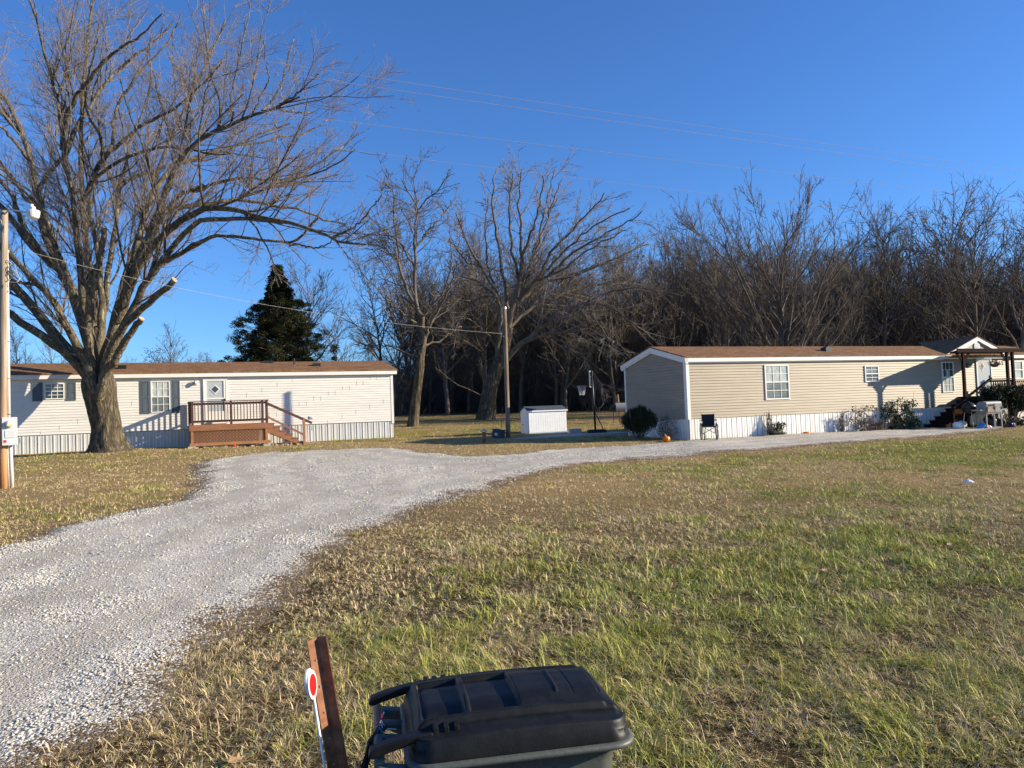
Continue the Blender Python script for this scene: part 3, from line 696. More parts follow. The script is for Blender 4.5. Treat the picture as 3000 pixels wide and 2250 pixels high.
P2, R2 = spawn(P1, R1, hr, 2.5, .10, .50, 46, .16, 6, .12, .6, .0085, 2.6, out=cen, outw=.25)
P2b, R2b = spawn(ALP, ALR, hr, 1.6, .28, .09, 55, .3, 5, .16, .3, .006, 1.3)
P3, R3 = spawn(np.concatenate([P2, P2b[:, [0, 1, 2, 3, 4, 4]]]), np.concatenate([R2, R2b[:, [0, 1, 2, 3, 4, 4]]]), hr, 4.6, .06, .52, 42, .22, 4, .12, .7, .0060, 1.3)
P4, R4 = spawn(P3, R3, hr, 4.6, .06, .5, 38, .3, 3, .08, .85, .0050, .6)
# shoots hanging low round the fork
v1 = [tubes(P1, R1, 6), tubes(P2, R2, 4), tubes(P2b, R2b, 4), tubes(P3, R3, 3), tubes(P4, R4, 3)]
v, f = cat_vf(v1[:1]); npmesh('branches', v, f, 'bark_limb', bigtree, smooth=True)
print('hero', len(P1), len(P2), len(P3), len(P4))
# shoots at the fork
sh = LP[[0, 1, 3, 5, 7, 21, 30, 36, 39, 40]][:, 2:16]; shr = LR[[0, 1, 3, 5, 7, 21, 30, 36, 39, 40]][:, 2:16]
Pa, Ra = spawn(sh, shr, hr, 2.2, .1, .22, 60, .15, 6, .2, .10, .006, 1.6, out=cen, outw=.3)
Pb, Rb = spawn(Pa, Ra, hr, 3.5, .1, .4, 40, .2, 3, .15, .7, .004, .5)
v, f = cat_vf([tubes(P2, R2, 4), tubes(P2b, R2b, 4), tubes(P3, R3, 3), tubes(P4, R4, 3), tubes(Pa, Ra, 4), tubes(Pb, Rb, 3)]); npmesh('twigs', v, f, 'twig', bigtree, smooth=True)

# ---- generic bare tree
def bare_skeleton(r, H, spread, n_limbs, trunk_frac=.3, lean=0., r0=.25, wild=.10, upright=.55):
    limbs = []; rads = []
    tp = [np.array([0, 0, 0.])]; d = np.array([lean, r.normal(0, .05), 1.])
    for i in range(10):
        d = d + np.r_[r.normal(0, .07, 2), .05]; d = d / np.linalg.norm(d); tp.append(tp[-1] + d * H * .86 / 10)
    tp = np.array(tp); P, R = resample(tp, [r0, r0 * .7, r0 * .45, r0 * .22, .015], 20, r, .02); limbs.append(P); rads.append(R)
    for i in range(n_limbs):
        t = trunk_frac + (1 - trunk_frac) * (i + r.uniform(0, .8)) / n_limbs * .85
        k = t * 19; p = P[int(k)]; az = i * 2.4 + r.normal(0, .4); el = upright + r.normal(0, .15) + .35 * t
        L = spread * (1.15 - .65 * t) * r.uniform(.75, 1.2); dd = np.array([math.cos(az) * math.cos(el), math.sin(az) * math.cos(el), math.sin(el)])
        pts = [p]
        for j in range(8):
            dd = dd + r.normal(0, wild, 3) + np.array([0, 0, .05]); dd = dd / np.linalg.norm(dd); pts.append(pts[-1] + dd * L / 8)
        rr = min(R[int(k)] * .75, L * .02 + .02); Q, S_ = resample(pts, [rr, rr * .6, .012], 20, r, .015); limbs.append(Q); rads.append(S_)
    return np.array(limbs), np.array(rads)

def grow_mesh(LP, LR, r, d1=1.0, d2=1.8, d3=3.0, rmin=.012, lf1=.46, lf2=.48, lf3=.48, tmin=.2, up=.2, wob=.14, ang=42, d4=0, out=True):
    c = LP[:, 0].mean(0)
    P1, R1 = spawn(LP, LR, r, d1, tmin, lf1, ang, up, 7, wob, .6, rmin * 1.5, 6, out=c if out else None, outw=.3)
    P2, R2 = spawn(P1, R1, r, d2, .1, lf2, ang, up * .7, 5, wob, .6, rmin * 1.1, 2.2)
    P3, R3 = spawn(P2, R2, r, d3, .08, lf3, ang, up * .7, 3, wob, .7, rmin * .8, 1.3)
    big = [tubes(LP, LR, 8)]; tw = [tubes(P1, R1, 4), tubes(P2, R2, 3), tubes(P3, R3, 3)]
    if d4:
        P4, R4 = spawn(P3, R3, r, d4, .08, .5, ang, up, 2, wob, .8, rmin * .7, .7); tw.append(tubes(P4, R4, 3))
    return cat_vf(big), cat_vf(tw)

def bare_tree(loc, r, label, name='bare_tree', group=None, H=13, spread=5, nl=9, tw='twig_far', bk='bark_far', kw={}, gk={}):
    L_, R_ = bare_skeleton(r, H, spread, nl, **kw)
    (v, f), (v2, f2) = grow_mesh(L_, R_, r, **gk)
    t = thing(name, loc, 0, label, 'tree', group)
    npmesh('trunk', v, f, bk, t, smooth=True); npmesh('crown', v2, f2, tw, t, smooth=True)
    return t

def copy_tree(o, loc, rz, sc, label=None, group=None):
    c = o.copy(); C.objects.link(c); c.location = loc; c.rotation_euler = (0, 0, rz); c.scale = (sc, sc, sc)
    if label: c['label'] = label
    if group: c['group'] = group
    for ch in o.children:
        d = ch.copy(); C.objects.link(d); d.parent = c
    return c

# ---- traced middle tree (thick leaning trunk behind the white shed)
def traced_tree(base, trunk, limbs, label, r, gk, flare=1.5, tw='twig_far', bmat='bark_far', scale_r=1.):
    b = np.array(base); t = thing('bare_tree', tuple(map(float, base)), 0, label, 'tree')
    P, R = trunk; P = [np.array(p) - b for p in P]
    mb = MB(); mb.rings([[tuple(p) for p in q] for q in trunk_mesh(P, R, 28, flare, 6, 5, .03)]); mb.build('trunk', 'bark', t, smooth=True)
    LPx = []; LRx = []
    for px, a, c_, w0, w1 in limbs:
        px = px[:-1] + [((px[-1][0] + px[-2][0]) / 2 - .0, (px[-1][1] + px[-2][1]) / 2)]
        p, q = pixlimb(px, a, c_, w0, w1); p, q = resample(p, q, 20, r, .05); LPx.append(p - b); LRx.append(q * .78)
    (v, f), (v2, f2) = grow_mesh(np.array(LPx), np.array(LRx), r, **gk)
    npmesh('limbs', v, f, 'bark_far', t, smooth=True); npmesh('crown', v2, f2, tw, t, smooth=True)
    return t
r2 = np.random.default_rng(21); Y2 = 49.
traced_tree(at(1422, 1232, Y2), ([at(1421, 1240, Y2), at(1433, 1145, Y2), at(1452, 1090, Y2), at(1478, 1020, Y2), at(1489, 961, Y2)], [.56, .48, .46, .40, .30]), [
 ([(1452,1060),(1462,990),(1470,915),(1461,869),(1433,823),(1396,763),(1364,698),(1341,652),(1330,590)], 49, 46, 22, 4),
 ([(1485,980),(1493,940),(1502,892),(1525,823),(1530,707),(1521,592),(1525,523),(1535,470)], 49, 47, 26, 4),
 ([(1500,900),(1512,878),(1572,823),(1618,730),(1687,661),(1756,592),(1790,540)], 48.6, 46, 20, 4),
 ([(1515,890),(1540,860),(1595,823),(1687,804),(1779,767),(1871,730),(1930,700)], 48.6, 51, 18, 4),
 ([(1465,1080),(1502,1030),(1572,970),(1618,938),(1687,906),(1733,883),(1779,896),(1848,938),(1900,990)], 49, 45, 27, 5),
 ([(1520,1010),(1572,988),(1618,975),(1710,970),(1802,998),(1848,1053),(1870,1110)], 48, 44, 16, 4),
 ([(1465,880),(1447,860),(1387,818),(1341,813),(1318,832),(1295,869),(1285,920)], 48.6, 46, 14, 4),
 ([(1493,940),(1485,860),(1470,780),(1455,690),(1440,600),(1450,520),(1460,460)], 49, 52, 18, 4),
 ([(1520,850),(1560,760),(1600,650),(1630,560),(1660,490)], 48.5, 50, 14, 4),
 ([(1525,760),(1570,650),(1590,550),(1600,480)], 48, 45, 12, 4),
 ([(1600,815),(1680,740),(1780,680),(1860,640),(1900,600)], 49, 47, 11, 4),
 ([(1489,961),(1560,900),(1650,860),(1760,830),(1860,830),(1940,850)], 49, 53, 16, 4),
 ([(1610,940),(1680,950),(1760,1000),(1800,1060),(1810,1110)], 47, 44, 9, 4),
 ([(1690,905),(1740,930),(1790,1000),(1840,1040)], 46, 43, 8, 4),
 ([(1452,1010),(1410,960),(1370,930),(1330,940),(1300,980)], 49, 47, 11, 4),
 ([(1515,900),(1550,800),(1575,700),(1600,600),(1620,520),(1630,480)],48.5,51,12,4),
 ([(1540,860),(1620,770),(1700,690),(1770,640),(1830,620),(1860,600)],48.5,46.5,12,4),
 ([(1525,840),(1500,740),(1490,640),(1500,540),(1510,480)],48.5,46,12,4),
 ([(1572,823),(1650,790),(1740,720),(1820,680),(1850,660)],48,44.5,10,3),
 ([(1600,940),(1700,890),(1800,850),(1890,840),(1950,870),(1970,900)],47.5,45.5,10,3),
 ([(1560,980),(1650,1000),(1720,1060),(1760,1120),(1770,1150)],48,46,9,3),
 ([(1470,900),(1430,780),(1420,680),(1430,590),(1440,550)],48.6,50.5,11,3),
 ([(1461,869),(1410,870),(1370,900),(1340,950),(1330,1010),(1325,1050)],48.5,46.5,8,3),
 ([(1405,780),(1370,770),(1330,720),(1300,680)], 48, 46, 9, 3),
], 'broad bare tree with thick leaning trunk behind the white shed', r2, dict(d1=1.9, d2=2.6, d3=3.6, rmin=.013, tmin=.15, up=.05, wob=.10, ang=44, d4=2.6, lf1=.34), 1.6, 'twig_pale')
r3 = np.random.default_rng(22); Y3 = 43.
traced_tree(at(1208, 1252, Y3), ([at(1208, 1256, Y3), at(1218, 1168, Y3), at(1228, 1100, Y3), at(1232, 1053, Y3), at(1240, 1010, Y3)], [.30, .27, .25, .24, .17]), [
 ([(1236,1040),(1243,1000),(1240,961),(1221,892),(1215,800),(1212,730),(1221,615),(1194,555),(1170,500)], 43, 42, 22, 4),
 ([(1215,890),(1180,830),(1165,740),(1155,640),(1150,560),(1100,500)], 43, 45, 12, 4),
 ([(1221,615),(1245,590),(1280,560),(1310,510),(1330,480)], 42.3, 41, 7, 3),
 ([(1238,1000),(1270,930),(1310,860),(1330,800),(1350,740)], 43, 41, 14, 4),
 ([(1240,960),(1200,930),(1150,900),(1100,840),(1060,800)], 43, 41, 10, 3),
 ([(1218,730),(1250,680),(1290,640),(1320,600),(1340,560)], 42.6, 44, 9, 3),
 ([(1232,1050),(1180,1030),(1120,1010),(1070,1010),(1030,990)], 43, 44.5, 9, 3),
 ([(1214,790),(1180,720),(1130,670),(1080,640),(1040,600)], 42.8, 41, 10, 3),
 ([(1243,1010),(1290,1000),(1340,960),(1370,950)], 43, 44.5, 9, 3),
], 'slender dark bare tree right of the white mobile home', r3, dict(d1=1.8, d2=2.6, d3=3.6, rmin=.014, tmin=.12, up=.1, wob=.2, ang=50, d4=2.2), 1.35)

# ---- prototypes of wood trees
wr = np.random.default_rng(31)
protos = []
for i, (H, sp, nl, kw) in enumerate([(13.5, 5.5, 11, dict(r0=.2)), (12, 4.2, 10, dict(r0=.15, upright=.75)), (14, 4.6, 12, dict(r0=.18, trunk_frac=.4)), (10, 3.2, 9, dict(r0=.10, upright=.7, wild=.16)), (12.5, 5, 11, dict(r0=.17, trunk_frac=.22, wild=.14))]):
    x = [(-16.5, 62), (9.5, 60), (24, 62), (3.2, 57.5), (31, 60)][i]
    protos.append(bare_tree((x[0], x[1], g1(*x) - .1), wr, ['tall bare tree in the wood seen behind the dark evergreen', 'upright bare tree at the wood edge behind the small white shed', 'tall bare tree rising behind the middle of the tan home roof', 'thin bare young tree left of the basketball hoop at the wood edge', 'spreading bare tree behind the porch gable at the right'][i], H=H, spread=sp, nl=nl, kw=kw, gk=dict(d1=1.5, d2=2.3, d3=3.0, rmin=.016, tmin=.12, ang=44)))
# the rounded tree behind the tan home, and its neighbours
def place(u, v, Y):
    p = at(u, v, Y); return (float(p[0]), float(p[1]), g1(p[0], p[1]) - .1)
big2 = bare_tree(place(2290, 1000, 46), np.random.default_rng(44), 'round crowned bare tree standing behind the tan mobile home', H=12.6, spread=9.0, nl=26, kw=dict(r0=.24, trunk_frac=.10, upright=.70, wild=.06), gk=dict(d1=1.5, d2=2.3, d3=3.2, rmin=.014, tmin=.15, d4=2.0, ang=36, wob=.08, up=.25), tw='twig_far')
for (u, Y, sc, pi, lb) in [(1990, 56, .93, 1, 'thin upright bare tree left of the round crowned tree'), (2640, 58, .90, 3, 'narrow bare tree in the gap left of the porch gable'), (2860, 52, 1.0, 0, 'tall dark bare tree behind the porch gable'), (2985, 47, 1.03, 4, 'tallest bare tree at the right edge of the picture'), (1110, 60, .96, 2, 'bare tree behind the right end of the white home'), (1320, 62, 1.02, 0, 'bare tree between the slender tree and the broad leaning tree'), (905, 58, .72, 4, 'pale bare tree directly behind the evergreen top'), (1010, 55, .70, 1, 'small bare tree right of the evergreen'), (790, 60, .62, 2, 'small bare tree behind the left of the evergreen'), (2120, 52, .78, 4, 'low spreading bare tree at the left foot of the round crowned tree'), (2480, 54, .80, 2, 'bare tree at the right foot of the round crowned tree'), (60, 44, .52, 4, 'crooked small bare tree behind the left end of the white home'), (160, 50, .50, 2, 'small bare tree seen low through the big tree trunk fork'), (2760, 56, .9, 1, 'upright bare tree just left of the porch gable peak'), (1640, 58, .9, 4, 'dark bare tree behind the right limbs of the broad leaning tree'), (1800, 60, .86, 2, 'bare tree behind the basketball hoop')]:
    copy_tree(protos[pi], place(u, 1100, Y), u * .37, sc, lb)
# ---- the wood itself: one mass, instanced with geometry nodes
pc = bpy.data.collections.new('wood_sources')
psrc = []
for i in range(5):
    ms = [ch.data for ch in protos[i].children]
    for ch in protos[i].children: pass
    v = []; f = []; mi = []; o_ = 0
    for j, m in enumerate(ms):
        a = np.empty(len(m.vertices) * 3, np.float32); m.vertices.foreach_get('co', a); b = np.empty(len(m.loops), np.int32); m.loops.foreach_get('vertex_index', b)
        v.append(a.reshape(-1, 3)); f.append(b.reshape(-1, 4) + o_); mi += [j] * (len(b) // 4); o_ += len(a) // 3
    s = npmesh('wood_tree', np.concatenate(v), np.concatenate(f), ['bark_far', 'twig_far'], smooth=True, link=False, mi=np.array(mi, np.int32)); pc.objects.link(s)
uc = bpy.data.collections.new('brush_sources')
for i in range(3):
    r = np.random.default_rng(60 + i); n = 26
    st_ = []; sr = []
    for j in range(n):
        p = np.array([r.normal(0, .7), r.normal(0, .7), 0]); d = np.array([r.normal(0, .25), r.normal(0, .25), 1]); L = r.uniform(1.2, 4.2); pts = [p]
        for q in range(6): d = d + r.normal(0, .16, 3); d /= np.linalg.norm(d); pts.append(pts[-1] + d * L / 6)
        P, R = resample(pts, [.022, .008], 8, r); st_.append(P); sr.append(R)
    st_ = np.array(st_); sr = np.array(sr)
    P1, R1 = spawn(st_, sr, r, 3.5, .1, .45, 45, .1, 4, .2, .7, .008, 1.6); P2, R2 = spawn(P1, R1, r, 3.5, .1, .5, 45, .1, 3, .2, .8, .007, .8)
    v, f = cat_vf([tubes(st_, sr, 4), tubes(P1, R1, 3), tubes(P2, R2, 3)])
    s = npmesh('brush', v, f, 'twig_far', smooth=True, link=False); uc.objects.link(s)

def scatter(name, pts, rot, scl, coll, label, cat):
    me = bpy.data.meshes.new(name); me.from_pydata([tuple(p) for p in pts], [], [])
    a = me.attributes.new('rot', 'FLOAT', 'POINT'); a.data.foreach_set('value', np.asarray(rot, np.float32))
    a = me.attributes.new('scl', 'FLOAT', 'POINT'); a.data.foreach_set('value', np.asarray(scl, np.float32))
    o = bpy.data.objects.new(name, me); C.objects.link(o)
    ng = bpy.data.node_groups.new(name + '_nodes', 'GeometryNodeTree')
    ng.interface.new_socket('Geometry', in_out='INPUT', socket_type='NodeSocketGeometry'); ng.interface.new_socket('Geometry', in_out='OUTPUT', socket_type='NodeSocketGeometry')
    n = ng.nodes; l = ng.links; gi = n.new('NodeGroupInput'); go = n.new('NodeGroupOutput')
    ci = n.new('GeometryNodeCollectionInfo'); ci.inputs[0].default_value = coll; ci.inputs['Separate Children'].default_value = True; ci.inputs['Reset Children'].default_value = True
    ip = n.new('GeometryNodeInstanceOnPoints'); ip.inputs['Pick Instance'].default_value = True
    ra = n.new('GeometryNodeInputNamedAttribute'); ra.data_type = 'FLOAT'; ra.inputs[0].default_value = 'rot'
    sa = n.new('GeometryNodeInputNamedAttribute'); sa.data_type = 'FLOAT'; sa.inputs[0].default_value = 'scl'
    cx = n.new('ShaderNodeCombineXYZ'); l.new(ra.outputs['Attribute'], cx.inputs[2])
    l.new(gi.outputs[0], ip.inputs['Points']); l.new(ci.outputs[0], ip.inputs['Instance']); l.new(cx.outputs[0], ip.inputs['Rotation']); l.new(sa.outputs['Attribute'], ip.inputs['Scale'])
    l.new(ip.outputs[0], go.inputs[0])
    md = o.modifiers.new('scatter', 'NODES'); md.node_group = ng
    return tag(o, label, cat, kind='stuff')
sr_ = np.random.default_rng(77); pts = []; rot = []; scl = []
for k in range(2200):
    y = sr_.uniform(56, 122); x = sr_.uniform(-62, 62) 
    if x < -11 and y < 70: continue
    if x < -14 and sr_.uniform() < .72: continue
    if min([abs(x - a) + abs(y - b) for a, b in [(p[0], p[1]) for p in pts] + [(0, 0)]]) < 2.3: continue
    s = sr_.uniform(.88, 1.2) * (1.0 if x > -10 else .42) * (1.0 + .06 * (x > 20)) * (.95 if 2 < x < 12 else 1)
    if -10 < x < -2: s *= .95
    pts.append((x, y, g1(x, y) - .15)); rot.append(sr_.uniform(0, 6.28)); scl.append(s)
print('wood', len(pts), [len(p.children[1].data.vertices) for p in protos])
scatter('bare_woodland', pts, rot, scl, pc, 'dense dark bare wood filling the background behind both homes', 'wood')
pts = []; rot = []; scl = []
for k in range(1000):
    y = sr_.uniform(58, 100); x = sr_.uniform(-12, 62)
    if k % 5 == 0: x = sr_.uniform(-60, -12); y = sr_.uniform(60, 95)
    pts.append((x, y, g1(x, y) - .1)); rot.append(sr_.uniform(0, 6.28)); scl.append(sr_.uniform(.5, 1.2) * (1 if x > -12 else .6))
scatter('woodland_brush', pts, rot, scl, uc, 'tangled leafless undergrowth on the floor of the wood', 'undergrowth')

# ---- evergreen behind the white home
er = np.random.default_rng(5)
eb = at(822, 1170, 44); eb[2] = g1(eb[0], eb[1]) - .1
ev = thing('evergreen_tree', tuple(map(float, eb)), 0, 'dark green cedar rising behind the white home roof', 'tree')
mb = MB(); mb.tube([(0, 0, 0), (.05, 0, 3), (.1, .05, 7), (.25, 0, 9.0)], [.28, .22, .12, .03], 10); mb.build('trunk', 'bark_far', ev, smooth=True)
cen_ = []; rd = []
bp = []; bq = []
for i in range(900):
    h = er.uniform(.12, 1.0) ; z = .8 + h * 8.6
    prof = 2.75 * (1 - max(0, (h - .28) / .72) ** 1.25) if h > .28 else 2.75 * (.82 + .18 * h / .28)
    prof = max(prof, .16) * (1.16 if h < .75 else .85 if h < .86 else .9); a = er.uniform(0, 6.28); q = prof * er.uniform(.3, 1.0 + .25 * math.sin(a * 3 + h * 17))
    c = (q * math.cos(a) - .0, q * math.sin(a) * .9, z + q * .12); cen_.append(c); rd.append(er.uniform(.2, .44) * (.75 if h > .72 else 1.))
    st0 = np.array([.1 * h, 0, z - .5]); bp.append(np.linspace(st0, np.array(c), 4)); bq.append([.035, .02, .015, .008])
v, f = tubes(np.array(bp), np.array(bq), 4); npmesh('branches', v, f, 'bark_far', ev)
MT['cedar'] = mk('cedar_foliage', (.014, .024, .009), .8, .5, .9, 0, (.058, .058, .018), spec=.15, thr=(.38, .66), detail=3)
v, f = leafcloud(np.array(cen_), np.array(rd), 230000, .042, er, .62); npmesh('crown', v, f, 'cedar', ev)

# low trees with clinging red-brown leaves, left gap
MT['oakleaf'] = mk('clinging_leaf', (.12, .055, .035), .8, .4, 2)
for (u, v_, Y, sc, lb) in [(470, 1100, 46, .50, 'low oak with clinging red brown leaves right of the big trunk'), (590, 1100, 62, .42, 'faint low bare tree left of the evergreen')]:
    t = copy_tree(protos[4], place(u, v_, Y), u, sc, lb)
    if u == 470:
        H = 13; cc = er.normal(0, 1, (60, 3)) * np.array([2.6, 2.6, 1.6]) + np.array([0, 0, 6.0]); v, f = leafcloud(cc, er.uniform(.5, 1.2, 60), 5200, .09, er); npmesh('leaves', v, f, 'oakleaf', t)

# ================================================================== MOBILE HOMES
R15 = math.radians
def siding(mb, x0, x1, z0, z1, lap, y=0., d=.018, axis='x', top=None):
    """lapped boards on the plane y (facing -y); top(x) may cut a gable"""
    n = int(round((z1 - z0) / lap)); lap = (z1 - z0) / n
    for i in range(n):
        a, b = z0 + i * lap, z0 + (i + 1) * lap
        g = lap * .12
        P = [(x0, y - d, a + g), (x1, y - d, a + g), (x1, y - .008, b), (x0, y - .008, b), (x0, y - .001, a + g), (x1, y - .001, a + g), (x0, y - .001, a), (x1, y - .001, a)]
        mb.add(P, [(0, 1, 2, 3), (4, 5, 1, 0), (6, 7, 5, 4), (6, 7, 1, 0)][:3])

def window(parent, x0, x1, z0, z1, cols, rows, glass=('glass', 'glass'), fw=.045, mull=.018, label=None, name='window', sill=False):
    """double hung window: frame > panes"""
    f = MB(); y0, y1 = -.055, .0
    f.box((x0, y0, z0), (x0 + fw, y1, z1)); f.box((x1 - fw, y0, z0), (x1, y1, z1)); f.box((x0 + fw, y0 + .002, z1 - fw), (x1 - fw, y1, z1)); f.box((x0 + fw, y0 + .002, z0), (x1 - fw, y1, z0 + fw))
    zm = (z0 + z1) / 2; f.box((x0 + fw, y0 + .004, zm - .02), (x1 - fw, y1, zm + .02))
    for c in range(1, cols):
        x = x0 + fw + (x1 - x0 - 2 * fw) * c / cols; f.box((x - mull / 2, y0 + .014, z0 + fw), (x + mull / 2, y0 + .024, zm - .02)); f.box((x - mull / 2, y0 + .014, zm + .02), (x + mull / 2, y0 + .024, z1 - fw))
    for (a, b) in ((z0 + fw, zm - .02), (zm + .02, z1 - fw)):
        for r_ in range(1, rows):
            z = a + (b - a) * r_ / rows; f.box((x0 + fw, y0 + .012, z - mull / 2), (x1 - fw, y0 + .022, z + mull / 2))
    o = f.build(name, 'trim_white', parent, label=label)
    MB().box((x0 + fw, y0 + .03, zm + .02), (x1 - fw, y1 - .004, z1 - fw)).build('pane', glass[0], o)
    MB().box((x0 + fw, y0 + .03, z0 + fw), (x1 - fw, y1 - .004, zm - .02)).build('pane', glass[1], o)
    return o

def shutter(parent, x0, x1, z0, z1):
    m = MB(); y = -.045; s = .045; zm = (z0 + z1) / 2
    m.box((x0, y, z0), (x0 + s, -.0, z1)); m.box((x1 - s, y, z0), (x1, 0, z1))
    for a, b in ((z0, z0 + s * 1.3), (zm - s * .7, zm + s * .7), (z1 - s * 1.3, z1)): m.box((x0 + s, y + .001, a), (x1 - s, 0, b))
    m.box((x0 + s, y + .018, z0 + s), (x1 - s, 0, z1 - s))
    for a, b in ((z0 + s * 1.9, zm - s * 1.3), (zm + s * 1.3, z1 - s * 1.9)): m.box((x0 + s * 1.5, y + .008, a), (x1 - s * 1.5, y + .018, b))
    return m.build('shutter', 'shutter', parent)

def gable_roof(parent, x0, x1, yf, yr, yb, ze, zr, th=.06):
    m = MB(); lo = ze
    m.prism([(0, 0)] * 3, 0, 0) if False else None
    A = [(x0, yf, lo), (x0, yr, zr), (x0, yb, lo), (x0, yb, lo - th), (x0, yr, zr - th), (x0, yf, lo - th)]
    B = [(x1, y, z) for _, y, z in A]
    m.add(A + B, [(0, 1, 4, 5), (1, 2, 3, 4), (6, 11, 10, 7), (7, 10, 9, 8), (0, 6, 7, 1), (1, 7, 8, 2), (5, 4, 10, 11), (4, 3, 9, 10), (0, 5, 11, 6), (2, 8, 9, 3)])
    return m.build('roof', 'roof', parent)

def skirt_boards(mb, x0, x1, zf, ztop, step, y, kind):
    n = max(1, int(round((x1 - x0) / step))); st = (x1 - x0) / n
    for i in range(n):
        a = x0 + i * st; zb = zf(a + st / 2) - .08
        if kind == 'rib':
            mb.cur = 0; mb.box((a, y, zb), (a + st, y + .02, ztop))
            mb.cur = 1; mb.box((a + st * .42, y - .022, zb), (a + st * .56, y, ztop))
            mb.cur = 1; mb.box((a + .002, y - .010, zb), (a + st * .10, y, ztop)); 
        else:
            mb.cur = 0; mb.box((a + .018, y - .022, zb), (a + st - .018, y + .0, ztop)); mb.box((a + st * .48, y - .028, zb), (a + st * .52, y - .022, ztop))
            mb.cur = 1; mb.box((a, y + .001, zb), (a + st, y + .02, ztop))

# ---- white home on the left (local x runs along the wall, -y faces the camera)
LO = Vector((-5.36, 34.47, 0)); LA = R15(90 - 66)
white_home = thing('mobile_home', LO, LA, 'long white mobile home with grey shutters behind the big tree', 'mobile home')
def lw(x, y): c, s = math.cos(LA), math.sin(LA); return LO.x + x * c - y * s, LO.y + x * s + y * c
def lg(x, y): return g1(*lw(x, y))
X0, X1, ZB, ZE = -18.3, 0.0, 1.74, 4.04
m = MB(); siding(m, X0, X1, ZB, ZE - .02, .105); 
m.add([(X0, 0, ZB), (X1, 0, ZB), (X1, 0, ZE - .06), (X0, 0, ZE - .06)], [(0, 1, 2, 3)])
FW = m
m = MB()
for (x, n_) in ((X1, 1), (X0, -1)):
    m.add([(x, 0, ZB), (x, 4.27, ZB), (x, 4.27, ZE - .07), (x, 2.13, 4.50), (x, 0, ZE - .07)], [(0, 1, 2, 3, 4)])
m.add([(X0, 4.27, ZB), (X1, 4.27, ZB), (X1, 4.27, ZE), (X0, 4.27, ZE)], [(0, 3, 2, 1)]); m.build('end_wall', 'siding_white', white_home)
m = FW; m.cur = 1
for i in range(11):
    z0 = ZE - .25 - i * .21
    for k in range(6):
        x = X1 - ((.7 + i * .62 + k * 3.66) % 18.0)
        m.box((x, -.0195, z0 - .20), (x + .006, -.004, z0))
m.build('front_wall', ['siding_white', 'seam'], white_home)
m = MB(); m.box((X1 - .09, -.026, ZB - .1), (X1 + .02, .0, ZE - .1)); m.box((X1 + .001, .0, ZB - .1), (X1 + .022, .1, ZE - .1)); m.build('corner_trim', 'trim_white', white_home); m = MB(); m.box((X0 - .02, -.026, ZB - .1), (X0 + .08, 0, ZE - .1)); m.build('corner_trim', 'trim_white', white_home)
m = MB(); m.box((X0 - .2, -.19, ZE - .20), (X1 + .17, -.165, ZE - .012)); m.box((X0 - .18, -.164, ZE - .20), (X1 + .15, .0, ZE - .18))
m.add([(X1 + .17, -.19, ZE - .2), (X1 + .17, 2.13, 4.39), (X1 + .17, 4.45, ZE - .2), (X1 + .17, 4.45, ZE - .03), (X1 + .17, 2.13, 4.56), (X1 + .17, -.19, ZE - .03)], [(0, 1, 4, 5), (1, 2, 3, 4)])
m.build('fascia', 'trim_white', white_home)
rf = gable_roof(white_home, X0 - .25, X1 + .20, -.215, 2.13, 4.5, ZE + .01, 4.60, .05)
for (x, y) in ((-3.16, .95), (-10.85, .75), ): 
    m = MB(); m.box((x - .15, y - .15, 4.22), (x + .15, y + .15, 4.40 + .03 * (x > -5))); m.build('roof_vent', 'black_metal', rf)
m = MB(); m.box((-5.3, 1.75, 4.4), (-4.9, 1.95, 4.62)); m.build('roof_vent', 'black_metal', rf)
m = MB(); m.tube([(-4.1, 1.1, 4.2), (-4.1, 1.1, 4.66)], .035, 10); m.build('vent_pipe', 'black_metal', rf); m = MB(); m.lathe([(.13, 0), (.05, .07)], (-4.1, 1.1, 4.29), 12); m.build('pipe_boot', 'metal_grey', rf)
m = MB(); skirt_boards(m, X0, X1, lambda x: lg(x, -.05), ZB - .02, .25, .02, 'rib'); m.build('skirting', ['skirt_grey', 'trim_white'], white_home)
window(white_home, -13.45, -12.79, 3.08, 3.69, 3, 2, ('glass', 'glass_dark'), .04, .022, 'small high window between slate shutters')
shutter(white_home, -13.84, -13.51, 3.02, 3.73); shutter(white_home, -12.74, -12.41, 3.02, 3.73)
window(white_home, -9.82, -9.12, 2.45, 3.71, 3, 2, ('glass_pale', 'glass'), .04, .022, 'tall window between slate shutters')
shutter(white_home, -10.19, -9.87, 2.42, 3.72); shutter(white_home, -9.07, -8.76, 2.42, 3.72)
# door
m = MB(); dx0, dx1, dz0, dz1 = -7.89, -6.98, 1.93, 3.78
m.box((dx0, -.07, dz0), (dx0 + .05, 0, dz1)); m.box((dx1 - .05, -.07, dz0), (dx1, 0, dz1)); m.box((dx0 + .05, -.069, dz1 - .05), (dx1 - .05, 0, dz1))
fr_ = m.build('door_frame', 'trim_white', white_home)
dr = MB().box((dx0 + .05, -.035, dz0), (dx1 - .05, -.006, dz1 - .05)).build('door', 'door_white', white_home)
m = MB(); m.box((dx0 + .05, -.062, dz0), (dx0 + .13, -.036, dz1 - .05)); m.box((dx1 - .13, -.062, dz0), (dx1 - .05, -.036, dz1 - .05)); m.box((dx0 + .13, -.06, dz1 - .11), (dx1 - .13, -.036, dz1 - .05)); m.box((dx0 + .13, -.06, 2.92), (dx1 - .13, -.036, 2.98)); m.box((dx0 + .13, -.06, dz0), (dx1 - .13, -.036, dz0 + .5)); m.build('storm_door', 'trim_white', dr)
m = MB(); cx_, cz_ = -7.44, 3.33
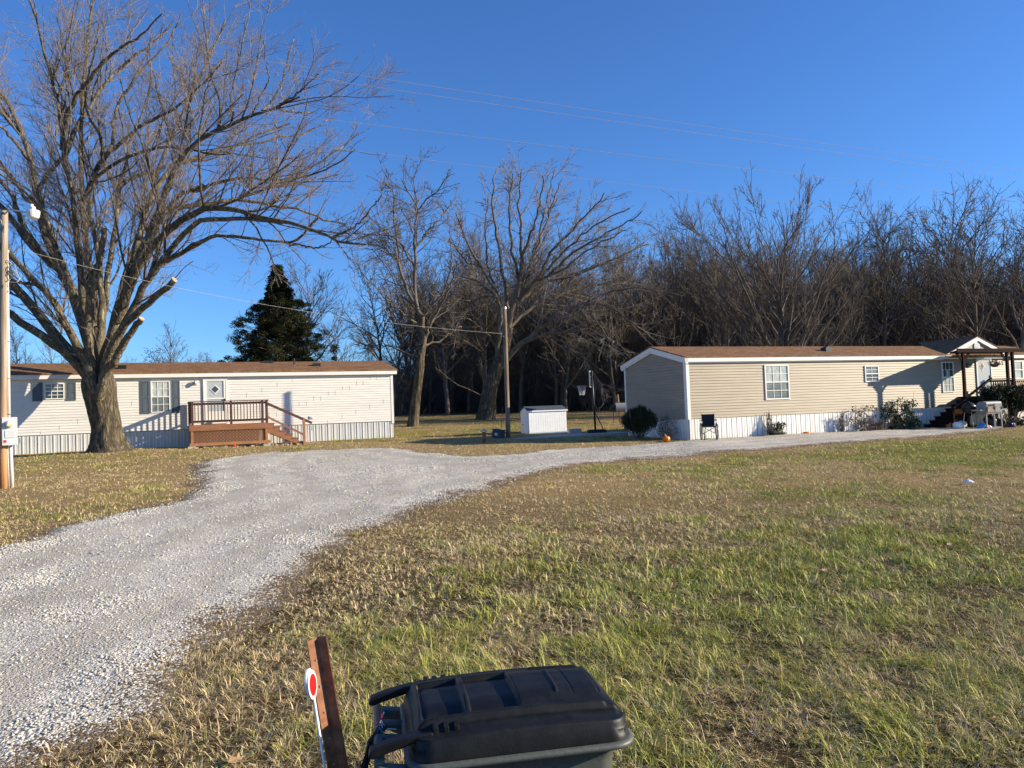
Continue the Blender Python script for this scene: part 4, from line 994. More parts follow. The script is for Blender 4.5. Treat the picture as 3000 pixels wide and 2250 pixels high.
m.prism([(cx_ - .2, cz_), (cx_, cz_ + .2), (cx_ + .2, cz_), (cx_, cz_ - .2)], -.05, -.036); m.build('diamond_trim', 'trim_white', dr)
m = MB(); m.prism([(cx_ - .15, cz_), (cx_, cz_ + .15), (cx_ + .15, cz_), (cx_, cz_ - .15)], -.054, -.05); m.build('diamond_pane', 'glass_dark', dr)
m = MB(); m.box((dx1 - .12, -.09, 2.86), (dx1 - .07, -.062, 2.94)); m.build('handle', 'black_metal', dr)
m = MB(); m.box((-8.24, -.05, 3.52), (-8.12, -.02, 3.66)); m.lathe([(.03, 0), (.06, .03), (.07, .10), (.05, .15), (.012, .18)], (-8.18, -.14, 3.52), 8); m.tube([(-8.18, -.03, 3.60), (-8.18, -.09, 3.72), (-8.18, -.14, 3.70)], .012, 6); m.build('wall_light', 'metal_grey', white_home)
m = MB(); m.box((-3.70, -.045, 1.98), (-3.52, -.02, 2.10)); m.cur = 1; m.box((-3.66, -.065, 2.0), (-3.56, -.045, 2.08)); m.build('outlet_box', ['trim_white', 'skirt_grey'], white_home)

# ---- deck in front of the white home's door
dk = thing('wooden_deck', (*lw(-7.0, -.75), lg(-7, -.75)), LA, 'red brown wooden deck with lattice skirt and side stairs at the white home', 'deck')
oz = lg(-7, -.75); ox, oy = -7.0, -.75
class L2(MB):     # deck parts are written in wall coordinates, then shifted to the deck's own base
    def build(s, name, mats, parent=None, **k):
        s.v = [(x - ox, y - oy, z - oz) for x, y, z in s.v]; return MB.build(s, name, mats, parent, **k)
P_ = 1.5; xl, xr, fz = -8.44, -5.56, 1.90
m = L2()
for i in range(11): m.box((xl, -P_ + i * .136, fz - .035), (xr, -P_ + i * .136 + .128, fz))
m.build('deck_floor', 'deck_tan', dk)
m = L2(); m.box((xl - .03, -P_ - .04, fz - .235), (xr + .03, -P_ - .002, fz - .01)); m.box((xl - .03, -P_, fz - .23), (xl, -.05, fz - .01)); m.box((xr, -P_, fz - .23), (xr + .03, -.05, fz - .01)); m.build('rim_board', 'deck_red', dk)
for x, y in ((xl + .05, -P_ + .05), (xr - .05, -P_ + .05), (xl + .05, -.12), (xr - .05, -.12)):
    m = L2(); zb = lg(x, y); m.box((x - .045, y - .045, zb + (.08 if y < -1 else -.05)), (x + .045, y + .045, fz - .236)); m.build('post', 'deck_tan', dk)
for x in (xl + .05, xr - .05):
    m = L2(); zb = lg(x, -P_ + .05); m.box((x - .14, -P_ - .06, zb - .08), (x + .14, -P_ + .16, zb + .08)); m.build('footing_block', 'concrete', dk)
tz = 2.80
def rail(name, p0, p1, n, posts, mat='deck_dark'):
    m = L2(); p0 = Vector(p0); p1 = Vector(p1)
    m.bar(p0 + Vector((0, 0, tz)), p1 + Vector((0, 0, tz)), .13, .035); m.bar(p0 + Vector((0, 0, tz - .09)), p1 + Vector((0, 0, tz - .09)), .035, .085); o = m.build(name, mat, dk); m = L2(); m.bar(p0 + Vector((0, 0, 2.03)), p1 + Vector((0, 0, 2.03)), .035, .085); m.build('bottom_rail', mat, o)
    nn = Vector((p1 - p0)).normalized().cross(Vector((0, 0, 1)))
    for i in range(n):
        q = p0 + (p1 - p0) * ((i + .5) / n) + nn * .034
        b = L2(); b.box((q.x - .016, q.y - .016, 1.98), (q.x + .016, q.y + .016, tz - .03)); b.build('baluster', mat, o)
    for t in posts:
        q = p0 + (p1 - p0) * t; b = L2(); b.box((q.x - .045, q.y - .045, fz), (q.x + .045, q.y + .045, tz - .02)); b.build('rail_post', mat, o)
rail('front_railing', (xl, -P_ + .02, 0), (xr, -P_ + .02, 0), 24, (.03, .52, .93, .985))
rail('side_railing', (xl + .01, -P_ + .1, 0), (xl + .01, -.12, 0), 12, (1.,))
m = L2(); m.bar((xr, -P_ + .1, tz), (xr, -1.15, tz), .13, .035); m.box((xr - .045, -1.2, fz), (xr + .045, -1.11, tz)); m.build('newel_rail', 'deck_dark', dk)
# lattice
m = L2(); lx0, lx1, lz0, lz1 = xl + .1, xr - .1, 1.20, 1.665
def clip_bar(mb, x, z, s, y):
    pts = []
    L = 1.2; a = (x, z); b = (x + L, z + s * L)
    ts = [0., 1.]
    def f(t): return a[0] + (b[0] - a[0]) * t, a[1] + (b[1] - a[1]) * t
    t0, t1 = 0., 1.
    for v0, dv, lo, hi in ((a[0], b[0] - a[0], lx0, lx1), (a[1], b[1] - a[1], lz0, lz1)):
        ta, tb_ = sorted(((lo - v0) / dv, (hi - v0) / dv)); t0 = max(t0, ta); t1 = min(t1, tb_)
    if t1 - t0 > .02:
        p, q = f(t0), f(t1); mb.bar((p[0], y, p[1]), (q[0], y, q[1]), .012, .034, (0, -1, 0)) if False else mb.bar((p[0], y, p[1]), (q[0], y, q[1]), .028, .010, (0, -1, 0))
x = lx0 - 1.2
while x < lx1 + .2:
    clip_bar(m, x, lz0, 1, -P_ + .02); clip_bar(m, x, lz1, -1, -P_ + .032); x += .128
m.build('lattice', 'deck_tan', dk)
for sx_ in (xl + .03, xr - .03):  # side lattices added to keep sun out from under the deck
    m = L2(); y_ = -P_ + .08
    while y_ < -.12:
        for k_ in (0, 1):
            ya_, yb_ = y_, min(y_ + .46, -.1); zz_ = .46 * (yb_ - ya_) / .46
            m.bar((sx_ + .011 * k_, ya_, lz0 if k_ else lz1), (sx_ + .011 * k_, yb_, lz0 + zz_ if k_ else lz1 - zz_), .034, .010, (1, 0, 0))
        y_ += .075
    m.build('sun_block_lattice', 'deck_tan', dk)
m = L2(); m.box((xl - .03, -P_ - .03, 1.08), (xr + .08, -P_ + .0, 1.20)); m.build('kick_board', 'deck_tan', dk)
m = L2(); m.box((xl + .02, -P_ - .02, 1.2), (xl + .11, -P_ + .0, fz - .24)); m.build('corner_board', 'deck_tan', dk); m = L2(); m.box((xr - .11, -P_ - .02, 1.2), (xr - .02, -P_ + .0, fz - .24)); m.build('corner_board', 'deck_tan', dk)
# stairs going down to the right
st_x = xr; gzb = lg(-4.2, -P_)
n_st = 6; run = (1.40) / n_st; rise = (fz - gzb) / (n_st + .0)
m = L2(); poly = [(st_x, fz - .06)]
for i in range(n_st):
    poly += [(st_x + i * run, fz - .06 - i * rise), (st_x + (i + 1) * run - .0, fz - .06 - i * rise)] if i else [(st_x + run, fz - .06)]
    poly += [(st_x + (i + 1) * run, fz - .06 - (i + 1) * rise)]
poly += [(st_x + n_st * run - .16, gzb - .02), (st_x, fz - .06 - .34)]
pp = []
for p in poly:
    if not pp or abs(p[0] - pp[-1][0]) + abs(p[1] - pp[-1][1]) > 1e-4: pp.append(p)
m.prism(pp, -P_ + .02, -P_ + .06); m.build('stringer', 'deck_red', dk); m2 = L2(); m2.prism(pp, -.55, -.51); m2.build('stringer', 'deck_red', dk)
for i in range(n_st):
    z = fz - .06 - i * rise; b = L2(); b.box((st_x + i * run - .0, -P_ - .0, z + .001), (st_x + (i + 1) * run + .03, -.5, z + .036)); b.build('tread', 'deck_red', dk)
m = L2(); ztop, zend = 2.68, 1.86
m.bar((xr - .02, -P_ + .0, 2.66), (-3.84, -P_ + .0, 1.81), .10, .10); m.build('hand_rail', 'deck_dark', dk)
m = L2(); m.bar((xr - .02, -P_ - .03, 2.12), (-4.2, -P_ - .03, 1.36), .035, .08); m.build('lower_rail', 'deck_red', dk)
m = L2(); m.box((-4.21, -P_ - .06, gzb - .1), (-4.11, -P_ + .03, 1.98)); m.build('stair_post', 'deck_tan', dk)

# rubble under the deck and stairs
m = MB(); r = np.random.default_rng(8)
for k in range(230):
    x = r.uniform(-8.3, -3.9); y = r.uniform(-1.6, -.3) - .12 * (x > -5.4); s = r.uniform(.03, .075); wx, wy = lw(x, y); z = g1(wx, wy)
    R_ = Matrix.Rotation(r.uniform(0, 6), 3, 'Z'); vs = [(-1, -.8, -.4), (1, -.9, -.5), (.9, 1, -.4), (-.8, .9, -.5), (-.6, -.5, .6), (.5, -.6, .5), (.7, .5, .45), (-.5, .6, .6)]
    m.add([tuple(Vector((wx, wy, z + s * .3)) + R_ @ Vector((a * r.uniform(.7, 1.2), b * r.uniform(.7, 1.2), c)) * s) for a, b, c in vs], [(0, 3, 2, 1), (4, 5, 6, 7), (0, 1, 5, 4), (1, 2, 6, 5), (2, 3, 7, 6), (3, 0, 4, 7)])
MT['rubble'] = mk('rubble_stone', (.22, .15, .11), .9, .3, 6, 0, (.50, .36, .26))
tag(m.build('rubble', 'rubble'), 'tan stones heaped under the deck and stairs', 'stones', kind='stuff')
bx, by = lw(-6.86, -1.66); m = MB(); m.lathe([(.0, -.05), (.03, -.042), (.05, 0), (.03, .042), (0, .05)], (0, 0, 0), 14); b = m.build('ball', 'red', smooth=True); b.location = (bx, by, g1(bx, by) + .07); tag(b, 'small red ball lying under the front of the deck', 'ball')

# ---- tan home on the right
RO = Vector((6.36, 27.99, 0)); RA = R15(90 - 67.4)
tan_home = thing('mobile_home', RO, RA, 'long tan mobile home with white skirting and a porch gable', 'mobile home')
def rw(x, y): c, s = math.cos(RA), math.sin(RA); return RO.x + x * c - y * s, RO.y + x * s + y * c
def rg(x, y): return g1(*rw(x, y))
X0, X1, ZB, ZE, ZR = 0., 20.2, 1.46, 3.73, 4.27
m = MB(); siding(m, X0, X1, ZB, ZE - .05, .106, 0., .026); m.add([(X0, 0, ZB), (X1, 0, ZB), (X1, 0, ZE - .05), (X0, 0, ZE - .05)], [(0, 1, 2, 3)]); m.build('front_wall', 'siding_tan', tan_home)
# gable end wall with lapped boards following the slope
m = MB(); n_ = 25; lap = (ZR - .1 - ZB) / n_
for i in range(n_):
    a, b = ZB + i * lap, ZB + (i + 1) * lap
    def yr(z):
        if z <= ZE - .1: return 0., 4.27
        t = (z - (ZE - .1)) / (ZR - ZE); return 2.135 * t, 4.27 - 2.135 * t
    (ya, yb), (yc, yd) = yr(a), yr(b)
    if yb - ya < .05: break
    g_ = lap * .17; m.add([(-.042, ya, a + g_), (-.042, yb, a + g_), (-.008, yd, b), (-.008, yc, b), (0, ya, a + g_), (0, yb, a + g_), (0, ya, a), (0, yb, a)], [(1, 0, 3, 2), (5, 4, 0, 1), (7, 6, 4, 5)])
m.build('end_wall', 'siding_tan', tan_home)
m = MB(); m.add([(X0, 4.27, ZB), (X1, 4.27, ZB), (X1, 4.27, ZE), (X0, 4.27, ZE)], [(0, 3, 2, 1)]); m.add([(X1, 0, ZB), (X1, 4.27, ZB), (X1, 4.27, ZE - .05), (X1, 2.13, ZR - .05), (X1, 0, ZE - .05)], [(0, 1, 2, 3, 4)]); m.build('back_wall', 'siding_tan', tan_home)
m = MB(); m.box((-.03, -.03, ZB - .02), (.10, -.0, ZE - .12)); m.box((-.046, .001, ZB - .02), (-.0, .12, ZE - .12)); m.build('corner_trim', 'trim_white', tan_home); m = MB(); m.box((-.046, 4.19, ZB - .02), (0, 4.29, ZE - .12)); m.build('corner_trim', 'trim_white', tan_home)
m = MB(); m.box((-.13, -.14, ZE - .19), (13.2, -.115, ZE - .015)); m.box((17.2, -.14, ZE - .19), (X1 + .1, -.115, ZE - .015)); m.box((-.1, -.114, ZE - .19), (X1, .0, ZE - .17)); m.build('eave_fascia', 'trim_white', tan_home)
m = MB(); m.box((0, -.035, ZE - .235), (13.2, -.001, ZE - .192)); m.build('frieze_board', 'trim_white', tan_home)
m = MB()
for (x, th) in ((-.135, .17), (-.11, .235)):
    A = [(x, -.14, ZE - .015), (x, 2.135, ZR - .0), (x, 4.41, ZE - .015), (x, 4.41, ZE - .015 - th), (x, 2.135, ZR - th), (x, -.14, ZE - .015 - th)]
    B = [(x + .03 if x < -.12 else -.0, y, z) for _, y, z in A]
    m.add(A + B, [(0, 5, 4, 1), (1, 4, 3, 2), (6, 7, 10, 11), (7, 8, 9, 10), (5, 11, 10, 4), (4, 10, 9, 3), (0, 6, 11, 5), (2, 3, 9, 8)])
m.build('gable_fascia', 'trim_white', tan_home)
rf = gable_roof(tan_home, -.16, X1 + .15, -.165, 2.135, 4.435, ZE + .005, ZR + .03, .04)
m = MB(); m.box((7.45, .75, 3.95), (7.75, 1.05, 4.14)); m.tube([(7.6, .9, 4.1), (7.6, .9, 4.18)], .11, 10); m.build('roof_vent', 'black_metal', rf)
m = MB(); skirt_boards(m, 0.03, 11.6, lambda x: rg(x, -.05), ZB - .01, .235, .02, 'board'); skirt_boards(m, 11.6, X1, lambda x: rg(x, -.05), ZB - .01, .235, .02, 'board'); m.build('skirting', ['skirt_white', 'skirt_gap_shade'], tan_home)
m = MB(); m.add([(0.02, 0.02, rg(0, 0) - .1), (0.02, 4.25, rg(0, 4.2) - .1), (0.02, 4.25, ZB), (0.02, 0.02, ZB)], [(0, 3, 2, 1)])
for i in range(22): y = .05 + i * .195; m.box((-.006 - .012 * (i % 3 == 0), y, rg(0, y) - .1), (.02, y + .05, ZB - .005))
m.build('end_skirting', 'skirt_white', tan_home)
window(tan_home, 3.54, 4.71, 2.06, 3.40, 3, 2, ('glass_pale', 'glass'), .05, .022, 'big curtained twelve pane window')
window(tan_home, 8.66, 9.42, 2.64, 3.31, 2, 2, ('glass', 'glass_dark'), .045, .02, 'small high window')
window(tan_home, 13.08, 13.80, 2.10, 3.42, 3, 2, ('glass_dark', 'glass_pale'), .045, .02, 'tall window shaded by the porch roof')
window(tan_home, 17.66, 18.28, 2.60, 3.42, 1, 1, ('glass_pale', 'glass_pale'), .045, .02, 'window right of the porch')
m = MB(); dx0, dx1, dz0, dz1 = 15.22, 16.20, 1.90, 3.55
m.box((dx0, -.06, dz0), (dx0 + .06, 0, dz1)); m.box((dx1 - .06, -.06, dz0), (dx1, 0, dz1)); m.box((dx0 + .06, -.059, dz1 - .06), (dx1 - .06, 0, dz1)); m.build('door_frame', 'trim_white', tan_home)
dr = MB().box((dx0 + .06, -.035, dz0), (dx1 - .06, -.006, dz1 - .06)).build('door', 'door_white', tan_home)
m = MB(); cx_, cz_ = 15.60, 3.2; m.prism([(cx_ - .15, cz_), (cx_, cz_ + .22), (cx_ + .15, cz_), (cx_, cz_ - .22)], -.045, -.035); m.cur = 1; m.prism([(cx_ - .11, cz_), (cx_, cz_ + .165), (cx_ + .11, cz_), (cx_, cz_ - .165)], -.049, -.0455)
MT['pinkglass'] = mk('rosy_glass', (.34, .16, .15), .2, .3, 8); m.build('diamond_pane', ['trim_white', 'pinkglass'], dr)
m = MB(); m.box((dx1 - .14, -.07, 2.7), (dx1 - .09, -.036, 2.8)); m.build('handle', 'black_metal', dr)
# dormer gable over the porch
dm = MB(); a0, a1, a2, zp, yo = 13.28, 15.28, 17.3, 4.50, -.15
dm.add([(a0 + .05, -.06, ZE - .1), (a2 - .05, -.06, ZE - .1), (a1, -.06, zp - .12)], [(0, 1, 2)])
o = dm.build('dormer_wall', 'siding_tan', tan_home)
m = MB()
for (xa, za, xb, zb) in ((a0 - .05, ZE - .03, a1, zp), (a1, zp, a2 + .05, ZE - .03)):
    A = [(xa, yo, za), (xb, yo, zb), (xb, yo, zb - .2), (xa, yo, za - .17)]; B = [(x, -.0, z) for x, _, z in A]
    m.add(A + B, [(3, 2, 1, 0), (4, 5, 6, 7), (3, 7, 6, 2), (0, 4, 7, 3) if xa < a1 - .5 else (1, 2, 6, 5)])
m.build('dormer_fascia', 'trim_white', tan_home)
m = MB(); yback = 2.2; ov = .03
m.add([(a0 - .10, yo - .02, ZE - .04 + ov), (a1, yo - .02, zp + ov), (a1, 2.9, zp + ov), (a0 - .10, .0, ZE - .04 + ov), (a2 + .10, yo - .02, ZE - .04 + ov), (a2 + .10, .0, ZE - .04 + ov),
       (a0 - .10, yo - .02, ZE - .07 + ov), (a1, yo - .02, zp), (a2 + .10, yo - .02, ZE - .07 + ov)], [(0, 1, 2, 3), (1, 4, 5, 2), (0, 6, 7, 1), (1, 7, 8, 4)])
m.build('dormer_roof', 'roof', tan_home)
m = MB(); m.cur = 0; cxv = 15.28
arch = [(cxv - .17, 3.9), (cxv + .17, 3.9)] + [(cxv + .17 * math.cos(t), 4.12 + .17 * math.sin(t)) for t in np.linspace(0, math.pi, 10)]
m.prism(arch, -.10, -.06); 
for k in range(6): m.cur = 1; m.box((cxv - .12, -.112, 3.93 + k * .05), (cxv + .12, -.1, 3.945 + k * .05))
m.build('louvre_vent', ['trim_white', 'seam'], tan_home)
m = MB(); m.lathe([(.0, -.02), (.14, -.018), (.15, 0), (.14, .018), (0, .02)], (0, 0, 0), 18); v_ = []
pl = MB(); pl.v = [(x * 1.15 + 14.80, z - .045, y * .75 + 3.27) for x, y, z in m.v]; pl.f = m.f; pl.m = m.m
po = pl.build('number_plaque', 'black_metal', tan_home)
cu = bpy.data.curves.new('plaque_digits', 'FONT'); cu.body = '124'; cu.size = .15; cu.extrude = .004; cu.align_x = 'CENTER'; cu.align_y = 'CENTER'
to = bpy.data.objects.new('tmp', cu); C.objects.link(to); me = bpy.data.meshes.new_from_object(to); bpy.data.objects.remove(to)
MT['plaque_ink'] = mk('plaque_digits', (.32, .34, .36), .6); me.materials.append(MT['plaque_ink']); do = bpy.data.objects.new('digits', me); C.objects.link(do); do.parent = po; do.location = (14.80, -.072, 3.27); do.rotation_euler = (math.pi / 2, 0, 0)

# ---- porch in front of the tan home
qx, qy = 15.0, -.8; qz = rg(qx, qy)
porch = thing('porch', (*rw(qx, qy), qz), RA, 'dark wooden porch with flat roof, stairs and railing at the tan home', 'porch')
class L3(MB):
    def build(s, name, mats, parent=None, **k):
        s.v = [(x - qx, y - qy, z - qz) for x, y, z in s.v]; return MB.build(s, name, mats, parent, **k)
PP = 1.5; m = L3(); m.add([(x, y, z) for z in (3.735, 3.80) for x, y in ((12.1, -PP - .05), (16.15, -PP - .05), (16.15, -.32), (13.25, -.32))], [(3, 2, 1, 0), (4, 5, 6, 7), (0, 1, 5, 4), (1, 2, 6, 5), (2, 3, 7, 6), (3, 0, 4, 7)]); m.build('porch_roof', 'porch_wood', porch)
m = L3(); m.box((12.06, -PP - .08, 3.70), (16.18, -PP - .052, 3.86)); m.build('roof_beam', 'porch_wood', porch)
for (x, y, zb, lab) in ((12.50, -PP + .02, None, 0), (15.16, -PP + .02, None, 0), (15.50, -PP + .02, None, 0), (18.6, -PP + .02, None, 0)):
    m = L3(); z0 = rg(x, y) - .05; m.box((x - .05, y - .05, z0), (x + .05, y + .05, 3.70)); 
    if x < 13: m.box((x - .05, y - .052, z0), (x + .14, y + .06, 2.12))
    if x < 15.3: m.bar((x, y, 3.3), (x + .38, y, 3.68), .045, .09); m.bar((x, y, 3.3), (x - .34, y, 3.68), .045, .09)
    m.build('post', 'porch_wood', porch)
m = L3(); 
for k in range(11): m.box((14.0, -PP + k * .134, 1.865), (18.7, -PP + k * .134 + .128, 1.90))
m.box((14.0, -PP - .03, 1.70), (18.7, -PP - .001, 1.9)); m.build('porch_floor', 'porch_wood', porch)
for x in (14.05, 16.2, 18.6):
    m = L3(); m.box((x - .05, -PP + .01, rg(x, -PP) - .05), (x + .05, -PP + .1, 1.70)); m.build('floor_post', 'porch_wood', porch)
def prail(x0, x1, y, zt, n, mat):
    m = L3(); m.bar((x0, y, zt), (x1, y, zt), .12, .04); m.bar((x0, y, zt - .08), (x1, y, zt - .08), .03, .08); o = m.build('railing', mat, porch); m = L3(); m.bar((x0, y, 2.0), (x1, y, 2.0), .03, .08); m.build('bottom_rail', mat, o)
    for i in range(n):
        x = x0 + (x1 - x0) * (i + .5) / n; b = L3(); b.box((x - .018, y - .045, 1.96), (x + .018, y - .012, zt - .04)); b.build('baluster', mat, o)
prail(14.0, 15.5, -PP + .02, 2.58, 11, 'porch_wood'); prail(15.55, 18.6, -PP + .02, 2.54, 24, 'porch_pale')
n_st = 8; sx0 = 11.35; run = (14.0 - sx0) / n_st; gs = rg(11.5, -1.); rise = (1.9 - gs) / (n_st + 0)
for k in range(n_st):
    b = L3(); z = gs + (k + 1) * rise; b.box((sx0 + k * run, -PP + .06, z - .04), (sx0 + (k + 1) * run + .03, -.4, z)); b.build('tread', 'porch_wood', porch)
    b = L3(); b.box((sx0 + k * run + .03, -PP + .07, z - rise), (sx0 + k * run + .05, -.42, z - .041)); b.build('riser', 'porch_wood', porch)
m = L3(); m.add([(sx0, -PP + .03, gs - .05), (sx0 + .25, -PP + .03, gs - .05), (14., -PP + .03, 1.62), (14., -PP + .03, 1.88), (sx0, -PP + .03, gs + .12)] + [(sx0, -PP + .06, gs - .05), (sx0 + .25, -PP + .06, gs - .05), (14., -PP + .06, 1.62), (14., -PP + .06, 1.88), (sx0, -PP + .06, gs + .12)], [(0, 1, 2, 3, 4), (9, 8, 7, 6, 5), (3, 8, 9, 4), (4, 9, 5, 0), (1, 6, 7, 2)]); m.build('stringer', 'porch_wood', porch)
m = L3(); m.bar((11.75, -PP + .0, 1.45), (14.1, -PP + .0, 2.62), .09, .07); m.box((11.72, -PP - .02, gs - .05), (11.80, -PP + .05, 1.47)); m.build('stair_rail', 'porch_wood', porch)

# hanging basket under the porch roof
def leafy(name, pts, rad, N, s, mat, parent, r, stems=None, smat='twig'):
    if stems is not None:
        v, f = tubes(*stems, 3); npmesh('stems', v, f, smat, parent, smooth=True)
    v, f = leafcloud(np.array(pts), np.array(rad), N, s, r); return npmesh(name, v, f, mat, parent)
MT['leaf_green'] = mk('shrub_leaf', (.022, .045, .014), .6, .5, 4, 0, (.07, .11, .03), spec=.3)
MT['leaf_darkshrub'] = mk('dark_shrub_leaf', (.012, .020, .010), .7, .4, 4, 0, (.035, .05, .018), spec=.2)
MT['leaf_brown'] = mk('brown_plant_leaf', (.12, .07, .04), .8, .4, 5, 0, (.26, .17, .09))
MT['petunia'] = mk('faded_flowers', (.30, .12, .07), .8, .4, 14)
hx, hy = rw(14.85, -1.15); hb = thing('hanging_basket', (hx, hy, 3.10), 0, 'hanging flower basket under the porch roof', 'hanging basket')
MB().lathe([(.02, 0), (.12, .02), (.17, .13), (.15, .13)], (0, 0, 0), 14).build('pot', 'rust', hb, smooth=True)
m = MB(); [m.tube([(.15 * math.cos(a), .15 * math.sin(a), .13), (0, 0, .58)], .004, 4) for a in (0, 2.1, 4.2)]; m.build('hanger', 'black_metal', hb)
leafy('plant', [(-.15, 0, .17), (.1, .1, .18), (.15, -.1, .13), (0, 0, .2)], [.13] * 4, 260, .035, 'petunia', hb, np.random.default_rng(3))

# ---- shrubs and plants
def shrub(name, loc, label, balls, N, s, mat, r, stems=20, h=1., gen=None, cat='shrub'):
    t = thing(name, loc, 0, label, cat); pts = np.array([b[:3] for b in balls]); rad = np.array([b[3] for b in balls])
    P = []; R = []
    for k in range(stems):
        e = pts[r.integers(len(pts))] + r.normal(0, .6, 3) * rad.mean(); b0 = np.array([e[0] * .25, e[1] * .25, 0]); mid = (b0 + e) / 2 + r.normal(0, .06, 3)
        P.append(np.array([b0, mid, e, e + (e - mid) * .35])); R.append([.012, .009, .006, .003])
    v, f = tubes(np.array(P), np.array(R), 4); npmesh('stems', v, f, 'twig', t, smooth=True)
    v, f = leafcloud(pts, rad, N, s, r); npmesh('foliage', v, f, mat, t); return t
sr = np.random.default_rng(15)
x, y = rw(-1.25, 1.35); balls = []
for k in range(90):
    q = nrm(sr.normal(size=3)); q[2] = abs(q[2]) if sr.uniform() < .7 else -.6 * abs(q[2]); balls.append((q[0] * .56, q[1] * .50, .66 + q[2] * .44, .17))
shrub('round_shrub', (x, y, g1(x, y)), 'dark clipped round shrub against the shaded end of the tan home', balls + [(0, 0, .62, .55)] * 30 + [(.05, 0, 1.22, .12), (.2, 0, 1.18, .1)], 24000, .022, 'leaf_darkshrub', sr, 26)
x, y = rw(-.55, .75); shrub('bare_bush', (x, y, g1(x, y)), 'thin leafless bush between the round shrub and the corner of the tan home', [(sr.normal(0, .2), sr.normal(0, .2), sr.uniform(.15, .85), .14) for k in range(30)], 900, .022, 'leaf_darkshrub', sr, 40)
for (tx, p, hh, rr, N, s, mat, lb, nm) in ((3.75, .35, .42, .30, 900, .035, 'leaf_green', 'small green plant growing between the wheelchair and the flattened pumpkin', 'garden_plant'),
                              (3.55, .18, .85, .10, 120, .03, 'leaf_brown', 'thin brown weed standing just left of the small green plant', 'weed'),
                              (7.1, .2, .8, .12, 160, .035, 'leaf_brown', 'withered flower stalk against the white skirting under the wall', 'weed'),
                              (8.15, .4, .95, .42, 700, .04, 'leaf_brown', 'leggy half bare rose bush below the small high window', 'rose_bush'),
                              (8.7, .55, .34, .22, 500, .035, 'leaf_brown', 'clump of dead tan perennials at the foot of the rose bush', 'dead_plant'),
                              (10.2, .5, 1.15, .55, 2400, .045, 'leaf_green', 'large dark rose bush in the porch shadow', 'rose_bush'),
                              (9.6, .45, .8, .35, 900, .035, 'leaf_darkshrub', 'low dark bush left of the large rose bush', 'shrub')):
    x, y = rw(tx, -p); shrub(nm, (x, y, g1(x, y)), lb, [(sr.normal(0, rr * .55), sr.normal(0, rr * .4), sr.uniform(.08, 1) * hh, rr * .38) for k in range(28)], N, s, mat, sr, 34, cat='plant')
x, y = rw(14.3, -2.0); balls = [(sr.uniform(-.9, 1.0), sr.normal(0, .22), sr.uniform(.9, 1.62), .22) for k in range(110)] + [(sr.uniform(-1.5, -.7), sr.normal(0, .2), sr.uniform(.85, 1.15), .16) for k in range(30)] + [(sr.uniform(-.9, 1.4), sr.normal(0, .2), sr.uniform(.1, .9), .13) for k in range(40)]
shrub('climbing_bush', (x, y, g1(x, y)), 'dense dark bush climbing the porch railing behind the gas grill', balls, 14000, .045, 'leaf_darkshrub', sr, 60)
x, y = rw(16.6, -2.0); balls = [(sr.uniform(-1.3, 1.6), sr.normal(0, .22), sr.uniform(.85, 1.45), .22) for k in range(110)] + [(sr.uniform(-1.3, 1.4), sr.normal(0, .2), sr.uniform(.05, .9), .11) for k in range(45)]
shrub('climbing_bush', (x, y, g1(x, y)), 'dense dark bush along the porch railing at the right picture edge', balls, 14000, .045, 'leaf_darkshrub', sr, 60)

# ---- pumpkins
def pumpkin(loc, r_, h, label, mat='pumpkin', stem=True, rz=0):
    t = thing('pumpkin', loc, rz, label, 'pumpkin', 'pumpkins about the tan home'); m = MB(); n = 40; rs = []
    for i in range(13):
        a = -math.pi / 2 + math.pi * i / 12; rr = r_ * math.cos(a) ** .8 if 0 < i < 12 else .004; z = h / 2 + h / 2 * math.sin(a) - (.12 * h * math.exp(-(rr / (r_ * .4)) ** 2) if i > 6 else 0)
        rs.append([(rr * (1 - .075 * (1 - abs(math.cos(g * 5)))) * math.cos(g), rr * (1 - .075 * (1 - abs(math.cos(g * 5)))) * math.sin(g), z) for g in [2 * math.pi * k / n for k in range(n)]])
    m.rings(rs); m.build('rind', mat, t, smooth=True)
    if stem: MB().tube([(0, 0, h * .85), (-.01, 0, h * 1.05), (-r_ * .3, 0, h * 1.25)], [.03, .02, .018], 7).build('stem', 'stem_tan', t)
    return t
p = at(1952, 1293, 27.3); pumpkin((p[0], p[1], g1(p[0], p[1])), .145, .22, 'bright round pumpkin with a curved stem by the end of the tan home')
x, y = rw(5.05, -.45); pumpkin((x, y, g1(x, y) - .02), .15, .13, 'small flattened pumpkin lying by the tan home skirting', stem=False)
x, y = rw(12.35, -1.25); pumpkin((x, y, gs + 3 * rise + .0), .20, .30, 'dark orange pumpkin sitting on the shaded porch stairs', 'pumpkin_dark', stem=False)

